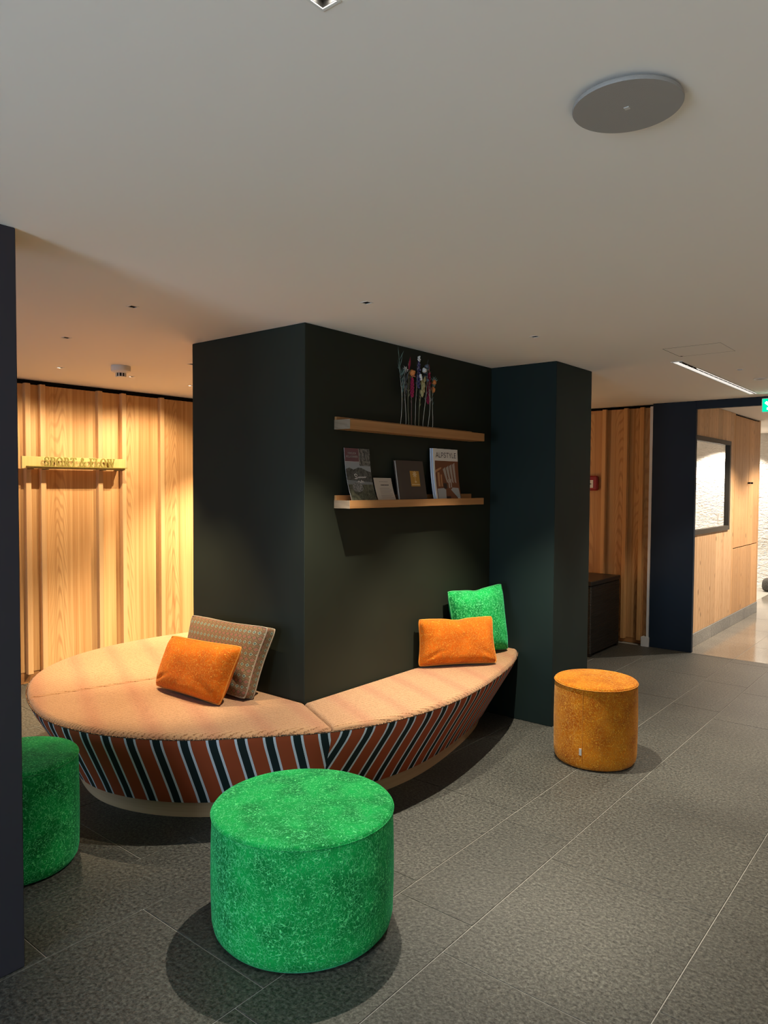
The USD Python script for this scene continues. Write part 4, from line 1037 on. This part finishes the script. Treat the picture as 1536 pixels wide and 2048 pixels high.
for k, (dy, dx, lab) in enumerate(((0.0, 0.0, 'front magazine with a chalet dining room cover on the lower ledge'), (-0.011, -0.009, 'second magazine tucked behind the chalet cover magazine, only its pale spine showing'))):
    t = thing('magazine', lab, 'magazine', group='magazines on the lower ledge')
    fn = page(3.530 + dy, 0.263, z0, 0.325, -2.474 + dx, -2.528 + dx, 0.010, 3.556 + dy)
    part('page_block', slab(fn, 0.0065), 'paper_edge', t)
    if k: continue
    printed(t, 'cover_paper', fn, R_(0, 0, 1, 1), 'paper_white')
    printed(t, 'cover_photo', fn, R_(0.06, 0.0, 1, 0.775), 'print_timber', 0.0007)
    lettering(t, 'title_lettering', fn, 'ALPSTYLE', 0.10, 0.835, 0.82, 0.095, 'ink_dark', 0.0012)
    printed(t, 'photo_detail', fn, unary_union([R_(0.14, 0.30, 0.22, 0.56), R_(0.26, 0.30, 0.31, 0.52), Polygon([(0.06, 0.60), (0.30, 0.66), (0.30, 0.63), (0.06, 0.55)])]), 'print_timber_light', 0.0011, label='timber posts in the photo')
    printed(t, 'photo_detail', fn, unary_union([Polygon([(0.36 + 0.13 * j, 0.62 + 0.03 * j), (0.46 + 0.13 * j, 0.66 + 0.03 * j), (0.55 + 0.11 * j, 0.36), (0.49 + 0.11 * j, 0.38)]) for j in range(4)]), 'print_drape', 0.0011)
    for g_ in (R_(0.55, 0.27, 0.60, 0.44), R_(0.64, 0.28, 0.68, 0.44)): printed(t, 'photo_detail', fn, g_, 'print_drape', 0.0013)
    for g_ in (R_(0.34, 0.26, 0.48, 0.36), R_(0.40, 0.0, 0.58, 0.12)): printed(t, 'photo_detail', fn, g_, 'print_dark', 0.0011)
    for g_ in (Polygon([(0.08, 0.0), (0.38, 0.0), (0.42, 0.24), (0.34, 0.27), (0.08, 0.26)]), Polygon([(0.62, 0.24), (0.70, 0.28), (0.94, 0.27), (0.98, 0.10), (0.88, 0.08)])): printed(t, 'photo_detail', fn, g_, 'print_chair', 0.0015)
    printed(t, 'photo_detail', fn, R_(0.86, 0.0, 0.97, 0.09), 'paper_white', 0.0017)

# flower block with nine dried stems
t = thing('flower_block', 'slim oak block with drilled holes holding the dried stems', 'flower holder', (-2.503, 3.19, ZU + 0.0155))
b = flat(chamfer(-0.022, 0.022, 0, 0.315, 0, 0.040, 0.002)); v = np.array(b.vertices)
part('block', b, 'shelf_oak', t, uv=np.column_stack([v[:, 2], v[:, 1]]))
ZB = ZU + 0.0155 + 0.0405
YF = [3.205 + 0.0365 * k for k in range(9)]


def blob(c, r, seed, sc=(1, 1, 1), sub=1):
    m = trimesh.creation.icosphere(sub, 1.0); v = np.array(m.vertices)
    v *= (0.75 + 0.5 * meshkit.noise(v * 2 + seed, seed))[:, None]
    m.vertices = v * np.array(sc) * r + np.array(c); return m


def leaf(c, d, L, w):
    d = np.array(d, float); d /= np.linalg.norm(d); s = np.cross(d, [1.0, 0.1, 0.0]); s /= np.linalg.norm(s); n_ = np.cross(d, s)
    c = np.array(c, float)
    V = [c, c + d * L * 0.5 + s * w, c + d * L, c + d * L * 0.5 - s * w, c + d * L * 0.5 + n_ * w * 0.5, c + d * L * 0.5 - n_ * w * 0.25]
    F = [[0, 1, 4], [1, 2, 4], [2, 3, 4], [3, 0, 4], [0, 5, 1], [1, 5, 2], [2, 5, 3], [3, 5, 0]]
    return trimesh.Trimesh(V, F, process=False)


def spike(c, d, L, r, seed, n=26):
    rr = np.random.default_rng(seed); ms = []
    d = np.array(d, float) / np.linalg.norm(d)
    for k in range(n):
        f = k / n; a = k * 2.4
        w = r * (0.35 + 0.65 * math.sin(math.pi * min(1, f * 0.85 + 0.12)))
        ms.append(blob(np.array(c) + d * L * f + np.array([math.cos(a) * w * 0.6, math.sin(a) * w * 0.6, 0]), r * 0.42, seed + k, (1, 1, 1.3), 1))
    return cat_(ms)


flower_specs = [
    # label, stem material, dy top, height, heads: (part, kind, params, material)
    ('dried stem with teal grey wispy leaves, first from the left in the block', 'stem_pale', -0.006, 0.33, [('leaves', 'wisp', 0, 'bloom_teal')]),
    ('dried stem with a white starry head over slate tufts, second from the left', 'stem_pale', 0.012, 0.30, [('flower_head', 'star', 0, 'bloom_white'), ('tuft', 'tuft', 0, 'bloom_slate')]),
    ('dried stem with a pointed crimson leaf at its tip, third from the left', 'stem_olive', 0.012, 0.36, [('leaf', 'redleaf', 0, 'bloom_crimson')]),
    ('dried stem with an orange ball over a long crimson spike, fourth from the left', 'stem_mauve', 0.006, 0.29, [('flower_spike', 'spike', 0, 'bloom_crimson'), ('flower_head', 'ball', 0, 'bloom_orange')]),
    ('tall dried larkspur stem with violet florets and a pale tip, fifth from the left', 'stem_pale', 0.022, 0.38, [('florets', 'larkspur', 0, 'bloom_violet'), ('tip', 'tip', 0, 'bloom_white')]),
    ('dried stem with straw coloured pods and a small white bloom, sixth from the left', 'stem_olive', 0.008, 0.27, [('pods', 'pods', 0, 'bloom_straw'), ('flower_head', 'smallwhite', 0, 'bloom_white'), ('flower_head', 'white2', 0, 'bloom_white')]),
    ('dried stem with a slate blue ruffled head, seventh from the left', 'stem_pale', 0.022, 0.36, [('flower_head', 'ruffle', 0, 'bloom_slate')]),
    ('dried stem with drooping crimson amaranth, eighth from the left', 'stem_pale', 0.030, 0.34, [('flower_spike', 'amaranth', 0, 'bloom_crimson')]),
    ('dried stem with two orange globes and pale leaves, rightmost in the block', 'stem_pale', 0.045, 0.30, [('globe', 'globe2', 0, 'bloom_orange'), ('leaves', 'leaves', 0, 'bloom_teal')]),
]
for i, ((lab, sm, dy, hh, heads), y) in enumerate(zip(flower_specs, YF)):
    t = thing('dried_flower', lab, 'dried flower', (-2.503, y, ZB), group='dried stems in the oak block')
    s = np.linspace(0, 1, 12); wig = 0.006 * np.sin(s * 5 + i * 1.7)
    line = np.column_stack([0.010 * np.sin(s * 3 + i), dy * s ** 1.3 + wig, -0.02 * (1 - s) + hh * s])
    line[0, :2] *= 0.2
    part('stem', tube(line, np.linspace(0.0021, 0.0012, 12), 6), sm, t, True)
    rl = np.random.default_rng(300 + i)
    tuft = [leaf(line[k] + [0, 0, 0], [rl.uniform(-0.4, 0.5), rl.uniform(-0.8, 0.8), 1.0], rl.uniform(0.016, 0.034), rl.uniform(0.002, 0.004)) for k in (5, 6, 6, 7, 7, 8, 8, 9, 9, 10, 10)]
    part('dry_leaves', cat_(tuft), ('bloom_teal', 'bloom_slate', 'stem_olive', 'stem_mauve', 'bloom_violet', 'bloom_straw', 'bloom_slate', 'stem_mauve', 'bloom_teal')[i], t)
    if i in (0, 2, 4, 5, 7):
        side = line[4:9] + np.column_stack([np.zeros(5), np.linspace(0, 0.016 * (-1) ** i, 5), np.linspace(0, 0.02, 5)])
        part('side_twig', tube(side, 0.0010, 5), sm, t, True)
    tip = line[-1]
    for nm, kd, _, mt in heads:
        rr = np.random.default_rng(100 + i)
        if kd == 'wisp':
            ms = [leaf(line[6 + k % 6] + [0, 0, 0.01 * k % 0.03], [rr.uniform(-0.2, 0.3), rr.uniform(-0.35, 0.6), 1.0], rr.uniform(0.05, 0.09), 0.004) for k in range(16)] + [leaf(tip, [0, -0.08, 1], 0.06, 0.003)]
        elif kd == 'star':
            c = tip + [0.0, 0.004, 0.01]
            ms = [leaf(c, [rr.uniform(-0.4, 0.6), math.cos(a), math.sin(a)], 0.020, 0.005) for a in np.arange(9) * math.tau / 9] + [leaf(c, [0.2, -0.9, 0.9], 0.03, 0.003), blob(c, 0.008, 5)]
        elif kd == 'tuft':
            ms = [leaf(tip + [0, rr.uniform(-0.012, 0.014), -rr.uniform(0.01, 0.13)], [rr.uniform(-0.3, 0.4), rr.uniform(-0.5, 0.6), 1], 0.034, 0.006) for k in range(24)]
        elif kd == 'redleaf':
            ms = [leaf(tip - [0, 0, 0.055], [0, 0.16, 1], 0.085, 0.012), leaf(tip - [0, 0.004, 0.05], [0.15, 0.05, 1], 0.05, 0.008)]
        elif kd == 'spike':
            ms = [spike(tip - [0, 0.0, 0.125], [0, 0.02, 1], 0.105, 0.013, 40, 34)]
        elif kd == 'ball':
            ms = [blob(tip + [0, 0.002, 0.008], 0.017, 7, sub=2)] + [leaf(tip + [0, 0.002, -0.004], [0.2, math.cos(a), 0.5 + math.sin(a)], 0.025, 0.005) for a in np.arange(7) * math.tau / 7]
        elif kd == 'larkspur':
            ms = [spike(tip - [0, 0.004, 0.16], [0, 0.03, 1], 0.15, 0.013, 60, 24)]
        elif kd == 'tip':
            ms = [spike(tip - [0, 0, 0.012], [0, 0, 1], 0.03, 0.010, 70, 9)]
        elif kd == 'pods':
            ms = [blob(tip + [rr.uniform(-0.008, 0.01), rr.uniform(-0.012, 0.014), -0.012 * k], 0.011, k, (0.8, 0.8, 1.5)) for k in range(8)]
        elif kd == 'smallwhite':
            ms = [blob(tip + [0.006, -0.030 + 0.003 * k, 0.018 - 0.010 * k], 0.009, 20 + k) for k in range(3)]
        elif kd == 'white2':
            ms = [blob(tip + [0.004, 0.012, 0.052], 0.014, 31)]
        elif kd == 'ruffle':
            ms = [blob(tip + [rr.uniform(-0.01, 0.01), rr.uniform(-0.013, 0.013), -rr.uniform(0, 0.10)], 0.010, k, (1, 1, 0.8)) for k in range(18)] + [leaf(tip, [0, 0.45, 1], 0.04, 0.003)]
        elif kd == 'amaranth':
            ms = [spike(tip - [0, 0.012, 0.15], [0, 0.10, 1], 0.13, 0.013, 80, 30), spike(tip - [0, 0.012, 0.20], [0, 0.12, 1], 0.05, 0.011, 90, 12), leaf(tip - [0, 0.004, 0.02], [0, 0.1, 1], 0.05, 0.010)]
        elif kd == 'globe2':
            ms = [blob(tip - [0, 0, 0.03], 0.015, 11, sub=2), blob(tip - [0, 0.009, 0.076], 0.013, 12, (1, 1, 1.3), sub=2)]
        else:
            ms = [leaf(tip - [0, 0.002, 0.03], [0.2, math.cos(a), 0.35 + math.sin(a)], 0.04, 0.005) for a in (0.2, 0.7, 1.3, 2.2, 2.9)] + [leaf(tip - [0, 0.004, 0.06], [0.1, math.cos(a), 0.5 + math.sin(a)], 0.03, 0.005) for a in (0.5, 2.5)]
        part(nm, cat_(ms), mt, t)

# ------------------------------------------------------------------ added unseen lamps over the pale bounce floor, to brighten the ceiling
for k, (x, y) in enumerate(((0.95, 0.6), (0.95, 2.2), (1.0, 4.0), (0.2, -1.5), (-1.3, -1.5))):
    t = thing('lobby_spotlight', ('added unseen fill spotlight over the pale bounce floor right of the camera', 'added unseen fill spotlight over the pale bounce floor ahead and right of the camera', 'added unseen fill spotlight over the pale bounce floor by the right wall, farthest from the camera', 'added unseen fill spotlight over the pale bounce floor straight behind the camera', 'added unseen fill spotlight over the pale bounce floor behind the dark wall end')[k], 'ceiling light', (x, y, H))
    part('ring', lathe([(0.034, 0.0), (0.048, 0.0), (0.050, -0.004), (0.046, -0.007), (0.036, -0.004), (0.034, 0.0)], 32), 'white_plastic', t, 40)
    spot(t + '/light', (0, 0, -0.012), LOBBY_FILL, (1.0, 0.87, 0.71), 34, 0.4, 0.012)

# ------------------------------------------------------------------ lamps of the passage and of the white room behind the window
for k, (x, y, w, lab) in enumerate(((-1.15, 8.2, 33, 'round passage spotlight beyond the opening, nearer'), (-1.15, 9.8, 30, 'round passage spotlight beyond the opening, farther'), (-1.6, 11.55, 17, 'round spotlight washing the white stucco wall of the passage'),
                                    (-3.05, 11.75, 36, 'round spotlight washing the stucco wall behind the window'), (-4.2, 10.5, 26, 'round spotlight in the white room behind the window'))):
    t = thing('passage_spotlight', lab, 'ceiling light', (x, y, 2.356))
    part('ring', lathe([(0.034, 0.0), (0.048, 0.0), (0.050, -0.004), (0.046, -0.007), (0.036, -0.004), (0.034, 0.0)], 32), 'white_plastic', t, 40)
    part('lens', lathe([(0.0, -0.001), (0.034, -0.001), (0.034, -0.002), (0.0, -0.002)], 32), 'pale_grey', t)
    spot(t + '/light', (0, 0, -0.012), w * K, (1.0, 0.87, 0.72), 62, 0.4, 0.012)
